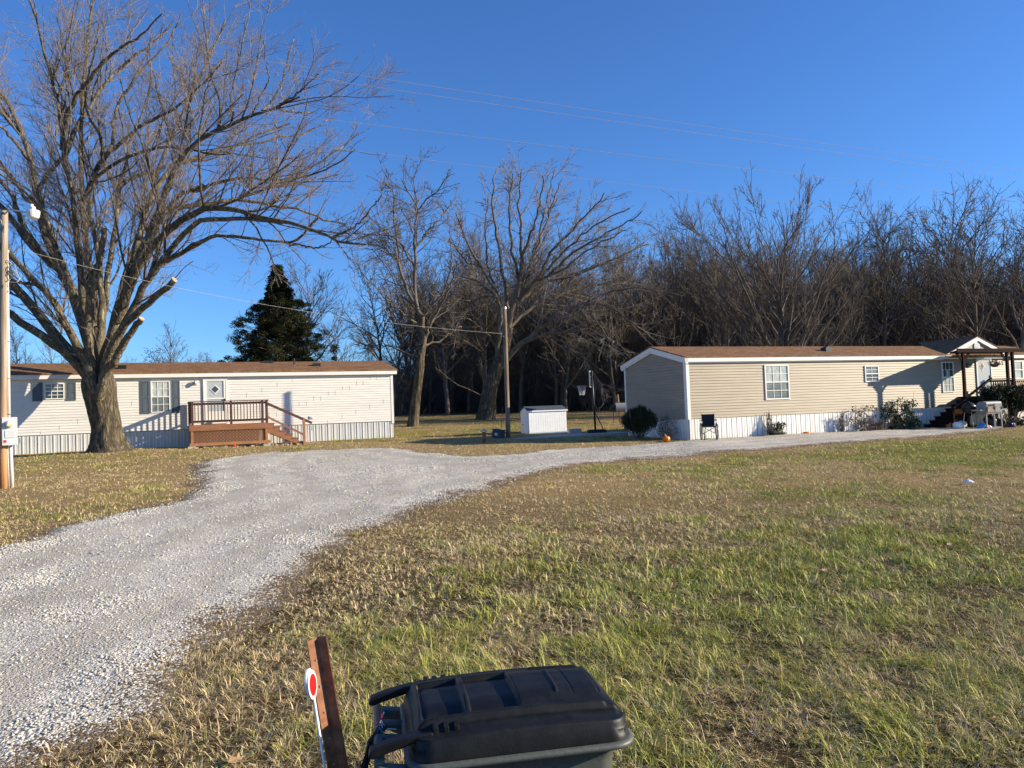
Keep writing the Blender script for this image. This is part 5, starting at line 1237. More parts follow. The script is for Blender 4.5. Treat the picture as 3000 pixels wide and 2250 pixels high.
# ---- wheelchair
p = (6.98, 27.55); wc = thing('wheelchair', (p[0], p[1], g1(*p)), R15(-8), 'black folding wheelchair standing at the edge of the gravel by the tan home corner', 'wheelchair')
for s in (-1, 1):
    m = MB(); x = s * .27; n = 28
    m.tube([(x, .05 + .30 * math.cos(a), .31 + .30 * math.sin(a)) for a in np.linspace(0, 2 * math.pi, n)], .017, 6, False); wh = m.build('wheel', 'black', wc, smooth=True)
    m = MB(); m.tube([(x + s * .035, .05 + .255 * math.cos(a), .31 + .255 * math.sin(a)) for a in np.linspace(0, 2 * math.pi, n)], .008, 5, False); m.build('push_rim', 'chrome', wh, smooth=True)
    m = MB(); m.tube([(x - .02, .05, .31), (x + .02, .05, .31)], .03, 8); [m.tube([(x, .05, .31), (x, .05 + .29 * math.cos(a), .31 + .29 * math.sin(a))], .0025, 3) for a in np.linspace(0, 6.28, 15)[:-1]]; m.build('spokes', 'chrome', wh)
    m = MB(); m.tube([(s * .21, -.42 + .09 * math.cos(a), .10 + .09 * math.sin(a)) for a in np.linspace(0, 2 * math.pi, 16)], .014, 6, False); m.tube([(s * .21, -.42, .10), (s * .21, -.38, .24)], .010, 5); m.build('caster', 'black', wc, smooth=True)
    m = MB(); x = s * .22; m.tube([(x, -.36, .22), (x, -.36, .48), (x, .16, .48), (x, .18, .92), (x, .26, .95)], .012, 6); m.tube([(x, -.36, .24), (x, .16, .24), (x, .16, .5)], .012, 6); m.tube([(x + s * .02, -.22, .5), (x + s * .02, -.2, .70), (x + s * .02, .16, .70)], .011, 6); m.build('side_frame', 'black_metal', wc, smooth=True)
    MB().box((s * .24 - .03, -.22, .70), (s * .24 + .03, .1, .735)).build('armrest', 'black', wc)
    m = MB(); m.tube([(s * .2, -.36, .4), (s * .2, -.52, .12)], .011, 6); m.box((s * .12 - .08, -.62, .09), (s * .12 + .08, -.5, .10)); m.build('footrest', 'black_metal', wc)
    m = MB(); m.tube([(s * .21, .0, .24), (-s * .21, .0, .47)], .011, 6); m.build('cross_brace', 'black_metal', wc)
MB().box((-.21, -.34, .47), (.21, .14, .50)).build('seat', 'black_cloth', wc); m = MB(); m.box((-.215, .155, .50), (.215, .18, .93)); m.build('backrest', 'black_cloth', wc)

# ---- gas grill
gx, gy = 18.75, 30.35; gr_ = thing('gas_grill', (gx, gy, g1(gx, gy)), R15(16), 'grey gas grill with side shelves beside the porch stairs', 'grill'); S1 = 1
for sx in (-.37, .02, .37):
    for sy in (-.2, .2):
        if sx == .02 and sy > 0: continue
        m = MB(); m.box((sx - .02, sy - .02, .0), (sx + .02, sy + .02, .62)); m.build('leg', 'grill_grey', gr_)
m = MB(); m.box((-.39, -.24, .60), (.39, .24, .76)); m.build('firebox', 'grill_grey', gr_)
m = MB(); m.box((-.35, -.265, .66), (-.02, -.241, .84)); m.build('control_panel', 'porch_pale', gr_); m = MB(); m.box((.02, -.265, .66), (.36, -.241, .84)); m.build('side_panel', 'grill_grey', gr_)
m = MB(); rs = []
for x in (-.385, .385):
    pr = [(-.24, .765), (-.245, 1.0), (-.21, 1.07), (-.05, 1.09), (.12, 1.07), (.22, .98), (.24, .765)]; rs.append([(x, a, b) for a, b in pr])
m.rings(rs); m.build('lid', 'grill_grey', gr_, bevel=.01)
m = MB(); [m.box((-.30 + k * .052, -.252, .90), (-.275 + k * .052, -.241, .965)) for k in range(6)]; m.box((-.005, -.255, .765), (.012, -.241, 1.0)); m.build('lid_vents', 'black_metal', gr_)
for x in (-.37, -.01, .36): MB().box((x - .03, -.285, .78), (x + .03, -.266, .88)).build('bracket', 'black_metal', gr_)
for s in (-1, 1): MB().box((.40 if s > 0 else -.66, -.22, .72), (.66 if s > 0 else -.40, .2, .78)).build('side_shelf', 'grill_grey', gr_)
m = MB(); m.box((-.39, -.22, .04), (.39, .22, .08)); m.build('bottom_shelf', 'grill_grey', gr_)
m = MB(); m.lathe([(.11, .09), (.14, .12), (.14, .36), (.09, .42), (.04, .44), (.04, .5)], (.17, .02, 0), 16); m.build('gas_bottle', 'black_metal', gr_, smooth=True)
m = MB(); m.box((-.14, 0, 0), (.15, .2, .02)); 
# black kettle grill left of it
kx, ky = 18.2, 30.75; kg = thing('kettle_grill', (kx, ky, g1(kx, ky)), 0, 'small black grill with domed lid left of the grey gas grill', 'grill')
MB().lathe([(.05, .62), (.2, .68), (.26, .78), (.26, .80)], (0, 0, 0), 20).build('bowl', 'black_metal', kg, smooth=True); MB().lathe([(.265, .80), (.25, .92), (.15, 1.02), (.03, 1.06), (.03, 1.10)], (0, 0, 0), 20).build('lid', 'black_metal', kg, smooth=True)
for a in (.5, 2.6, 4.7): MB().tube([(.15 * math.cos(a), .15 * math.sin(a), .68), (.26 * math.cos(a), .26 * math.sin(a), 0)], .012, 6).build('leg', 'metal_grey', kg)

# ---- bucket of rubbish, bags
x, y = 17.72, 30.65; b = thing('trash_bucket', (x, y, g1(x, y)), .2, 'tipped pale bucket full of rubbish at the foot of the porch stairs', 'bucket')
m = MB(); m.rings([[(-.22 + t * .36, r_ * math.cos(g), .15 + r_ * math.sin(g)) for g in [6.283 * k / 18 for k in range(18)]] for t, r_ in ((0, .12), (.3, .14), (1, .155))]); m.build('pail', 'white_plastic', b, smooth=True)
m = MB(); m.tube([(.08, .16 * math.cos(a), .15 + .165 * math.sin(a)) for a in np.linspace(0, 6.283, 20)], .014, 5, False); m.build('rim', 'metal_grey', b)
MT['paper'] = mk('crumpled_paper', (.75, .62, .42), .9, .3, 14, .02)
m = MB(); r = np.random.default_rng(2); m.lathe([(.0, -.1), (.09, -.08), (.13, 0), (.1, .09), (0, .12)], (.2, 0, .17), 10); m.v = [tuple(np.array(v) + r.normal(0, .018, 3)) for v in m.v]; m.build('crumpled_paper', 'paper', b)
def bag(loc, label, mats, L=.4, seed=1, nm='plastic_bag', cat='bag'):
    r = np.random.default_rng(seed); m = MB(); n = 16; rs = []
    for i in range(9):
        t = i / 8; q = .14 * math.sin(math.pi * min(.97, t * .9 + .06)) ** .6 * (1 - .5 * t); m.cur = 1 if (.55 < t < .8 and len(mats) > 1) else 0
        rs.append([(-L / 2 + L * t + r.normal(0, .008), q * 1.1 * math.cos(g) * (1 + r.normal(0, .07)), max(.005, q * .9 + q * math.sin(g) * (1 + r.normal(0, .07)))) for g in [6.283 * k / n for k in range(n)]])
    m.rings(rs); nf = len(m.f); m.m = [1 if (len(mats) > 1 and (i // n) in (4, 5)) else 0 for i in range(nf)]
    o = m.build(nm, mats, smooth=False); o.location = loc; return tag(o, label, cat)
x, y = 18.42, 30.15; bag((x, y, g1(x, y) + .02), 'crumpled blue and red plastic bag on the ground before the gas grill', ['blue', 'red'], .62)
x, y = 20.0, 30.9; bag((x, y, g1(x, y) + .02), 'dark blue plastic bag on the grass under the right porch bush', ['darkblue'], .3, 4)
x, y = 8.67, 14.78; MT['clear_plastic'] = mk('milky_plastic', (.7, .74, .78), .2, .2, 20); bag((x, y, g1(x, y) + .03), 'crushed pale plastic bottle lying alone on the right lawn', ['clear_plastic'], .55, 9, 'plastic_bottle', 'litter').scale = (.36, .36, .36)

# ---- white shed
sp = at(1551, 1270.5, 34.2); SH = thing('storage_shed', (float(sp[0]), float(sp[1]), g1(sp[0], sp[1])), R15(22), 'small white metal shed with a grey roof between the homes', 'shed')
W_, D_, H_, HR = 1.85, .95, 1.03, 1.20; m = MB()
m.box((0, 0, -.05), (W_, .02, H_)); 
for k in range(16): m.box((k * .115 + .006, -.005, -.03), (k * .115 + .100, .0, H_ - .03))
m.build('front_wall', 'metal_white', SH)
m = MB(); m.add([(0, .02, -.05), (0, D_, -.05), (0, D_, H_), (0, D_ / 2, HR), (0, .02, H_)] + [(.02, .02, -.05), (.02, D_, -.05), (.02, D_, H_), (.02, D_ / 2, HR), (.02, .02, H_)], [(4, 3, 2, 1, 0), (5, 6, 7, 8, 9)]); m.add([(W_, .02, -.05), (W_, D_, -.05), (W_, D_, H_), (W_, D_ / 2, HR), (W_, .02, H_)], [(0, 1, 2, 3, 4)]); m.add([(0, D_, -.05), (W_, D_, -.05), (W_, D_, H_), (0, D_, H_)], [(0, 3, 2, 1)]); m.build('end_wall', 'metal_white', SH)
d = MB().box((-.018, .09, .0), (-.001, D_ - .09, H_ - .12)).build('door', 'metal_white', SH); m = MB(); m.tube([(-.02, .62, .42), (-.07, .62, .42), (-.07, .52, .41)], .016, 6); m.build('handle', 'black_metal', d)
m = MB(); A = [(-.05, -.05, H_ + .0), (-.05, D_ / 2, HR + .03), (-.05, D_ + .05, H_)]; B = [(W_ + .05, y, z) for _, y, z in A]; m.add(A + B + [(x, y, z - .03) for x, y, z in A + B], [(0, 3, 4, 1), (1, 4, 5, 2), (0, 1, 7, 6), (1, 2, 8, 7), (0, 6, 9, 3), (6, 7, 10, 9), (7, 8, 11, 10), (3, 9, 10, 4), (4, 10, 11, 5)]); m.build('roof', 'roof_grey', SH)
m = MB(); m.box((-.055, -.058, H_ - .055), (W_ + .055, -.03, H_ + .0)); m.build('eave_trim', 'metal_white', SH)

# concrete slab, cinder block, utility box, pipe post
p = at(1685, 1270, 33.8); o = MB(); o.box((-.2, -.1, 0), (.2, .1, .2)); o.cur = 0; b = o.build('cinder_block', 'concrete', bevel=.006); b.location = (p[0], p[1], g1(p[0], p[1]) - .02); b.rotation_euler = (0, 0, .2); b.scale = (1.3, 1.4, 1.3); tag(b, 'grey concrete block on the ground right of the white shed', 'block')
m = MB(); m.box((-2.6, -1.0, -.06), (2.9, .9, .035)); s_ = m.build('concrete_slab', 'concrete'); p = at(1640, 1280, 32.6); s_.location = (p[0], p[1], g1(p[0], p[1]) + .0); s_.rotation_euler = (0, R15(-.5), R15(14)); tag(s_, 'worn concrete pad in front of the white shed', 'pad', kind='structure')
p = at(1459, 1280, 31.9); ub = thing('utility_box', (float(p[0]), float(p[1]), g1(p[0], p[1]) + .02), R15(-25), 'grey utility box tilted on the ground by the middle pole', 'box')
R_ = Matrix.Rotation(R15(10), 3, 'Y'); MB().box((-.2, -.2, .0), (.2, .2, .30), R_, (0, 0, 0)).build('housing', 'roof_grey', ub, bevel=.01); MB().box((-.22, -.22, .30), (.22, .22, .34), R_, (0, 0, 0)).build('cover', 'roof_grey', ub, bevel=.008); MB().tube([(.12, .1, .3), (.18, .1, 1.0), (.22, .1, 1.25)], .010, 5).build('guy_rod', 'black_metal', ub)
MB().box((-.06, -.225, .1), (.06, -.2, .2), R_, (0, 0, 0)).build('latch', 'metal_grey', ub)
p = at(1419, 1298, 29.3); pp_ = thing('standpipe', (float(p[0]), float(p[1]), g1(p[0], p[1])), 0, 'short rusty standpipe with a grey cap in the dry grass', 'standpipe')
MB().tube([(0, 0, -.05), (0, 0, .40)], .075, 16).build('pipe', 'rust', pp_, smooth=True); m = MB(); m.lathe([(.11, .40), (.115, .46), (.06, .50), (.0, .51)], (0, 0, 0), 16); m.tube([(-.1, 0, .43), (-.16, 0, .43)], .02, 6); m.build('cap', 'metal_grey', pp_)

# ---- basketball hoop
p = at(1745, 1268, 33.9); bh = thing('basketball_hoop', (float(p[0]), float(p[1]), g1(p[0], p[1])), 0, 'portable basketball hoop with side on backboard near the tan home', 'basketball hoop')
MB().tube([(0, 0, .1), (-.04, 0, 1.5), (-.07, 0, 2.75)], .045, 10).build('pole', 'black_metal', bh, smooth=True)
MB().box((-.35, -.45, 0), (.45, .45, .16)).build('base', 'black', bh, bevel=.04); MB().tube([(.35, 0, .15), (-.03, 0, 1.0)], .02, 6).build('brace', 'black_metal', bh)
BR = Matrix.Rotation(R15(74), 3, 'Z'); pv = (-.12, 0, 2.6)
bb = MB().box((-.57, -.015, 2.02), (.33, .015, 2.75), BR, (-.12, 0, 2.4)); o_b = bb.build('backboard', 'grey_paint' if False else 'glass_dark', bh)
m = MB()
for a, b in (((-.57, -.022, 2.70), (.33, -.016, 2.75)), ((-.57, -.022, 2.02), (.33, -.016, 2.06)), ((-.57, -.0221, 2.06), (-.53, -.016, 2.70)), ((.29, -.0221, 2.06), (.33, -.016, 2.70)), ((-.24, -.022, 2.16), (-.22, -.016, 2.5)), ((-.02, -.022, 2.16), (.0, -.016, 2.5)), ((-.24, -.0221, 2.5), (.0, -.016, 2.52)), ((-.24, -.0221, 2.14), (.0, -.016, 2.16))): m.box(a, b, BR, (-.12, 0, 2.4))
m.build('board_markings', 'grill_grey', o_b)
rc = Vector((-.12, 0, 0)) + BR @ Vector((0, -.1, 0)); hc = Vector((-.52, .04, 2.12))
MT['rimred'] = mk('orange_rim', (.55, .05, .02), .5); m = MB(); m.tube([(hc.x + .21 * math.cos(a), hc.y + .21 * math.sin(a), hc.z) for a in np.linspace(0, 6.283, 22)], .012, 5, False); m.box((hc.x + .19, hc.y - .06, hc.z - .05), (-.16, hc.y + .06, hc.z + .01)); m.build('rim', 'rimred', bh)
m = MB(); 
for k in range(12):
    for sgn in (-1, 1):
        pts = []
        for i in range(5): t = i / 4; a = 6.283 * k / 12 + sgn * t * 1.0; rr = .21 - .10 * t ** .7; pts.append((hc.x + rr * math.cos(a), hc.y + rr * math.sin(a), hc.z - .42 * t))
        m.tube(pts, .006, 4, False)
m.build('net', 'pvc', bh)

# ---- drum smoker behind the tan home
p = at(1812, 1236, 42); sm = thing('drum_smoker', (float(p[0]), float(p[1]), g1(p[0], p[1])), R15(4), 'horizontal grey drum smoker behind the left corner of the tan home', 'smoker')
m = MB(); m.rings([[(x, .26 * math.cos(g), .82 + .26 * math.sin(g)) for g in [6.283 * k / 18 for k in range(18)]] for x in (-.15, .95)]); m.build('drum', 'grill_grey', sm, smooth=False)  # darker grey stands in for the shade falling on the drum
m = MB(); m.box((-.42, -.22, .62), (-.14, .22, .98)); m.build('fire_box', 'black_metal', sm); MB().tube([(.05, 0, 1.05), (.02, 0, 1.55)], .04, 8).build('chimney', 'porch_pale', sm); MB().box((-.75, -.2, .82), (-.42, .2, .85)).build('side_shelf', 'black_metal', sm)
for x in (-.3, .0, .85): MB().tube([(x, -.18, .62), (x, -.2, 0)], .018, 6).build('leg', 'black_metal', sm)

# ================================================================== POLES AND WIRES
def pole(name, base, top, r0, r1, label, mats=('pole_wood',), nlow=0):
    b = Vector(base); t = thing(name, tuple(b), 0, label, 'utility pole'); d = Vector(top) - b; m = MB()
    m.tube([(0, 0, -.2)] + [tuple(d * k / 8) for k in range(1, 9)], [r0 + (r1 - r0) * k / 8 for k in range(9)], 18); m.m = [1 if i < nlow * 18 else 0 for i in range(len(m.f))]; m.build('shaft', mats, t, smooth=True); return t, d
YP = 17.86; lb_ = at(9, 1430, YP); lb_[2] = g1(lb_[0], lb_[1]); lt = at(12, 618, YP)
lp, ld = pole('utility_pole', lb_, lt, .094, .080, 'weathered wooden utility pole with electric meter at the left edge')
lt = Vector(lt); o3 = Vector(tuple(map(float, lb_)))
def lpz(v): q = at(12, v, YP); return q[2] - lb_[2]
m = MB(); zc0, zc1 = lpz(1225), lpz(738); m.tube([(.118, .052, zc0 - .02), (.118, .052, (zc0 + zc1) / 2), (.120, .052, zc1)], .042, 12); m.tube([(.120, .052, zc1), (.12, .052, zc1 + .05)], .055, 12)
m.tube([(.165, .075, -.05), (.150, .06, lpz(1306))], .037, 12); m.build('conduit', 'pvc', lp, smooth=True)
m = MB(); m.tube([(.112, .04, -.05), (.105, .03, lpz(1306))], .013, 8); m.build('ground_conduit', 'pvc', lp, smooth=True)
for v in (770, 840, 900, 1000, 1110, 1215): z = lpz(v); MB().tube([(.119 + .048 * math.cos(a), .052 + .048 * math.sin(a), z) for a in np.linspace(0, 6.283, 13)], .006, 4, False).build('strap', 'black_metal', lp)
mbx = bpy.data.objects.new('meter_box', None); 
zt, zb = lpz(1223), lpz(1305); MR = Matrix.Rotation(R15(33), 3, 'Z'); pc_ = (.20, -.045, 0)
def rb(mb, a, b): return mb.box(tuple(Vector(a) + Vector(pc_)), tuple(Vector(b) + Vector(pc_)), MR, pc_)
bxm = rb(MB(), (-.15, -.08, zb), (.15, .09, zt)).build('meter_box', 'grey_paint', lp, bevel=.008)
m = MB(); zc = lpz(1243); m.v = []; mm = MB(); mm.lathe([(.085, 0), (.085, .03), (.075, .08), (.03, .095), (0, .097)], (0, 0, 0), 20); m.v = [tuple(MR @ Vector((x + .0, -z - .08, y + zc)) + Vector(pc_)) for x, y, z in mm.v]; m.f = mm.f; m.m = mm.m; m.build('meter', 'lamp', bxm, smooth=True)
MT['yellow'] = mk('yellow_label', (.75, .62, .05), .5); rb(MB(), (-.05, -.178, zc - .045), (.05, -.172, zc - .005)).build('meter_label', 'yellow', bxm)
rb(MB(), (-.09, -.092, lpz(1283)), (.10, -.0805, lpz(1262))).build('cover_plate', 'grey_paint', bxm); rb(MB(), (-.115, -.086, lpz(1298)), (.11, -.0806, lpz(1288))).build('warning_sticker', 'white_plastic', bxm); rb(MB(), (-.115, -.089, lpz(1297)), (-.06, -.0865, lpz(1289))).build('sticker_symbol', 'red', bxm)
# yard lamp
m = MB(); za = lpz(645); ys_ = at(97, 625, YP - .25); e = Vector(ys_) - o3
m.tube([(.08, -.02, za), (.16, -.05, za + .12), (.30, -.1, za + .22), tuple(e + Vector((-.12, 0, .02)))], .02, 8); m.build('lamp_arm', 'metal_grey', lp, smooth=True)
ll = MB().lathe([(.05, .15), (.055, .09), (.12, .07), (.143, .055), (.14, -.0), (.12, -.10)], tuple(e), 22).build('lamp_head', 'lamp', lp, smooth=False); MB().lathe([(.115, -.101), (.10, -.115), (0, -.118)], tuple(e), 22).build('lens', 'white_plastic', ll); m = MB(); m.lathe([(.035, .15), (.035, .21), (.0, .22)], tuple(e + Vector((-.03, 0, 0))), 10); m.build('photocell', 'white_plastic', ll)
# loops of spare cable
r = np.random.default_rng(12); m = MB()
for k in range(6):
    cx0 = Vector((.20 + r.uniform(-.10, .12), -.02, lpz(775 + 8 * k))); a0 = r.uniform(0, 6); rx, rz_ = r.uniform(.10, .2), r.uniform(.10, .24); pts = [(cx0.x + rx * math.cos(a0 + t), cx0.y + .03 * math.sin(3 * t), cx0.z + rz_ * math.sin(a0 + t) - .02 * t) for t in np.linspace(0, 5.2, 18)]; m.tube(pts, .010, 5)
m.tube([(.14, -.1, lpz(790)), (.3, -.12, lpz(830)), (.42, -.1, lpz(832)), (.55, -.1, lpz(818))], .008, 5); m.tube([(.02, -.1, lpz(640)), (.12, -.12, lpz(650)), (.17, -.1, lpz(690)), (.12, -.1, lpz(738))], .008, 5); m.tube([(-.09, -.1, lpz(640)), (.0, -.14, lpz(645)), (.06, -.12, lpz(690))], .008, 5)
m.build('cable_loops', 'wire_white', lp, smooth=True)
m = MB(); m.tube([(0.0 + .1 * math.cos(a), .1 * math.sin(a), lpz(722)) for a in np.linspace(0, 6.283, 14)], .02, 5, False); m.box((-.1, -.12, lpz(735)), (.1, -.06, lpz(715))); m.build('cable_clamp', 'black_metal', lp)

YM = 32.1; b_ = at(1489, 1277, YM); b_[2] = g1(b_[0], b_[1]); mp_, md_ = pole('utility_pole', b_, at(1478.5, 905, YM), .10, .075, 'thin wooden utility pole standing left of the white shed', ('pole_brown',))
MB().lathe([(.09, 0), (.07, .08), (0, .1)], tuple(md_), 12).build('cap', 'metal_grey', mp_)
m = MB(); tp = md_ * .78; m.tube([tuple(tp + Vector((-.1, -.05, .35))), tuple(tp + Vector((-.14, -.05, .1))), tuple(tp + Vector((-.06, -.08, .0)))], .012, 5); m.build('cable_hook', 'wire_white', mp_)

def wire(pts, r_, label, mat='wire', name='power_line'):
    """pts: photo pixel with distance; smoothed into a hanging wire"""
    inv = [1 / p[2] for p in pts]; us = np.linspace(pts[0][0], pts[-1][0], 24)
    A = np.polyfit([p[0] for p in pts], [p[1] for p in pts], 2); B = np.polyfit([p[0] for p in (pts[0], pts[-1])], [inv[0], inv[-1]], 1)
    P = [at(u, np.polyval(A, u), 1 / np.polyval(B, u)) for u in us]; b = Vector(P[0]); m = MB(); m.tube([tuple(Vector(p) - b) for p in P], r_, 5); o = m.build(name, mat, smooth=True); o.location = b; return tag(o, label, 'cable', 'overhead power lines' if name == 'power_line' else None)
wire([(-500, -25, 15.5), (0, 64, 17.9), (560, 143, 21), (986, 210, 24), (3000, 502, 33), (3400, 556, 36)], .0055, 'topmost of the four overhead power lines crossing the sky')
wire([(-500, 15, 15.5), (0, 93, 17.9), (560, 172, 21), (986, 241, 24), (3000, 522, 33), (3400, 575, 36)], .0055, 'second overhead power line just below the topmost one')
wire([(-500, 180, 17), (0, 233, 19.8), (434, 282, 22), (959, 355, 25), (2936, 583, 36), (3400, 632, 39)], .0055, 'third overhead power line from the top')
wire([(-500, 245, 18), (0, 307, 20), (449, 362, 23), (949, 431, 26), (2000, 563, 33), (3000, 671, 40), (3400, 712, 43)], .0055, 'lowest of the four overhead power lines in the sky')
wire([(24, 725, 17.9), (300, 786, 21), (720, 882, 25), (1004, 931, 29), (1230, 960, 31), (1476, 974, 32.1)], .0042, 'pale service cable sagging between the two wooden poles', 'wire_white', 'service_cable')

# ================================================================== FOREGROUND
# ---- wheeled bin
BZ = g1(-.08, 2.86); BH = .89 - BZ
bn = thing('wheeled_bin', (-.055, 2.89, BZ), R15(10.5), 'black lidded wheeled trash bin in the foreground grass', 'trash bin')
def rrect(hx, hy, r_, z, n=8, cx=0., cy=0.):
    pts = []
    for qx_, qy_, a0 in ((1, 1, 0), (-1, 1, 90), (-1, -1, 180), (1, -1, 270)):
        for k in range(n):
            a = math.radians(a0 + 90 * k / (n - 1)); pts.append((cx + qx_ * (hx - r_) + r_ * math.cos(a), cy + qy_ * (hy - r_) + r_ * math.sin(a), z))
    return pts
m = MB(); m.rings([rrect(.24, .22, .05, .08, cx=.03), rrect(.25, .23, .05, .10, cx=.03), rrect(.325, .265, .06, BH - .10), rrect(.335, .272, .06, BH - .050), rrect(.385, .312, .085, BH - .048), rrect(.395, .322, .09, BH - .042), rrect(.395, .322, .09, BH - .030), rrect(.385, .312, .085, BH - .024), rrect(.372, .300, .085, BH - .022)]); m.build('body', 'bin_body', bn, smooth=True, bevel=0)
# lid height field
nxg, nyg = 200, 150; hx, hy, rr_ = .376, .304, .08
a = np.linspace(-1, 1, nxg); b = np.linspace(-1, 1, nyg); A, B = np.meshgrid(a, b); Xl = A * hx; Yl = B * hy
cxm = np.abs(Xl) - (hx - rr_); cym = np.abs(Yl) - (hy - rr_); inc = (cxm > 0) & (cym > 0); dd = np.hypot(cxm, cym); sc2 = np.where(inc & (dd > rr_), rr_ / np.maximum(dd, 1e-6), 1)
Xl = np.where(inc, np.sign(Xl) * ((hx - rr_) + cxm * sc2), Xl); Yl = np.where(inc, np.sign(Yl) * ((hy - rr_) + cym * sc2), Yl)
cxm = np.maximum(np.abs(Xl) - (hx - rr_), 0); cym = np.maximum(np.abs(Yl) - (hy - rr_), 0)
edge = rr_ - np.hypot(cxm, cym); edge = np.where((cxm > 0) & (cym > 0), edge, np.minimum(hx - np.abs(Xl), hy - np.abs(Yl)))
ss = lambda x, a_, b_: np.clip((x - a_) / (b_ - a_), 0, 1) ** 2 * (3 - 2 * np.clip((x - a_) / (b_ - a_), 0, 1))
H = .030 * ss(edge, 0, .014) + .012 * ss(edge, .035, .055) + .030 * ss(np.abs(Yl), .265, .195) * 1.0
H = .032 * ss(edge, 0, .012) + .010 * (1 - ss(np.abs(Yl), .235, .262)) * ss(edge, .02, .04) + .032 * (1 - ss(np.abs(Yl), .05, .225)) * ss(edge, .02, .07) + .012 * (1 - ss(np.abs(Yl), .205, .222)) * ss(edge, .015, .03)
H += .014 * (1 - (Xl / .37) ** 2)
rec = ss(Xl, -.335, -.325) * (1 - ss(Xl, .005, .016)) * (1 - ss(np.abs(Yl), .165, .178)); rib = ss(Xl, -.185, -.178) * (1 - ss(Xl, -.165, -.158))
H -= rec * (1 - rib) * .024
for (xa, xb, y0_, w_) in ((.10, .30, .185, .008), (-.34, .30, -.200, .009)):
    H += .010 * ss(Xl, xa, xa + .02) * (1 - ss(Xl, xb, xb + .015)) * np.exp(-((Yl - y0_) / w_) ** 2)
H += .006 * np.exp(-((Xl - .155 - .0 * Yl) / .004) ** 2) * (np.abs(Yl) < .12)
for k in range(26): H += .003 * np.exp(-((Xl - .338) / .006) ** 2 - ((Yl + .16 - k * .0128) / .003) ** 2)
bxo = (np.abs(Xl - .262) < .05) & (np.abs(Yl + .0) < .13); H -= .0035 * bxo * (1 - ((np.abs(Xl - .262) < .045) & (np.abs(Yl) < .125)))
Zl = BH + .010 + H
Vl = np.stack([Xl, Yl, Zl], -1).reshape(-1, 3); i_ = (np.arange(nyg - 1)[:, None] * nxg + np.arange(nxg - 1)[None]).reshape(-1); Fl = np.stack([i_, i_ + 1, i_ + nxg + 1, i_ + nxg], 1)
bi = np.r_[np.arange(nxg), np.arange(1, nyg) * nxg + nxg - 1, (nyg - 1) * nxg + np.arange(nxg - 2, -1, -1), np.arange(nyg - 2, 0, -1) * nxg]
o_ = len(Vl); bv = Vl[bi].copy(); bv[:, 2] = BH + .010; bv2 = bv.copy(); bv2[:, 2] -= .030; bv2[:, :2] *= 1.012; nb = len(bi)
Vl = np.concatenate([Vl, bv2]); j_ = np.arange(nb); j2 = (j_ + 1) % nb; Fs = np.stack([bi[j_], o_ + j_, o_ + j2, bi[j2]], 1)
lid = npmesh('lid', Vl, np.concatenate([Fl, Fs]), 'bin', bn, smooth=True)
# embossed strokes on the lid, too worn to read
m = MB(); 
for k, (dy, kind) in enumerate(((.085, 'E'), (.035, 'U'), (-.02, 'U'), (-.07, 'L'))):
    z = BH + .079; y = dy; w2, h2 = .018, .028; xx = .262
    m.box((xx - h2, y - w2, z), (xx + h2, y - w2 + .005, z + .004)); 
    if kind != 'L': m.box((xx - h2, y + w2 - .005, z), (xx + h2, y + w2, z + .004))
    m.box((xx - h2, y - w2, z - .0005), (xx - h2 + .005, y + w2, z + .0035))
m.build('embossing', 'bin', lid)
m = MB(); r = np.random.default_rng(6)
for k in range(34): x, y = -.07 + r.normal(0, .025), .02 + r.normal(0, .018); a_ = r.normal(.4, .5); l_ = r.uniform(.006, .02); z = BH + .0615; m.box((x - l_, y - .0006, z), (x + l_, y + .0006, z + .0008), Matrix.Rotation(a_, 3, 'Z'))
m.build('scratches', 'scuff', lid)
# hinge arms, handle, lugs
for s in (-1, 1):
    m = MB(); y = s * .235
    pr = [(-.30, .045), (-.37, .040), (-.46, .022), (-.505, .008), (-.515, -.012), (-.50, -.022), (-.44, -.005), (-.37, .012), (-.30, .018)]
    m.prism([(x, BH + .012 + z) for x, z in pr], y - .024, y + .024); m.build('hinge_arm', 'bin', lid, bevel=.005)
    m = MB(); [m.box((-.30 + .035 * k, y - .02, BH + .045), (-.282 + .035 * k, y + .026, BH + .070)) for k in range(3)]; m.build('hinge_teeth', 'bin', lid, bevel=.003)
    m = MB(); m.prism([(-.36, BH - .05), (-.485, BH - .03), (-.495, BH - .06), (-.46, BH - .10), (-.36, BH - .16), (-.33, BH - .16)], y - .03 + s * .02, y + .03 + s * .02); m.build('hinge_lug', 'bin_body', bn, bevel=.008)
m = MB(); m.tube([(-.478, -.25, BH - .032), (-.478, .25, BH - .032)], .018, 14); m.build('handle', 'bin_body', bn, smooth=True)
for y in (-.04, .09): MB().tube([(-.478, y, BH - .03), (-.35, y, BH - .05)], .017, 10).build('handle_strut', 'bin_body', bn, smooth=True)
for s in (-1, 1): MB().rings([[(-.27 + .13 * math.cos(g), s * .27 + t, .13 + .13 * math.sin(g)) for g in [6.283 * k / 22 for k in range(22)]] for t in (-.025, .025)]).build('wheel', 'black', bn)
MB().tube([(-.27, -.27, .13), (-.27, .27, .13)], .012, 8).build('axle', 'metal_grey', bn)
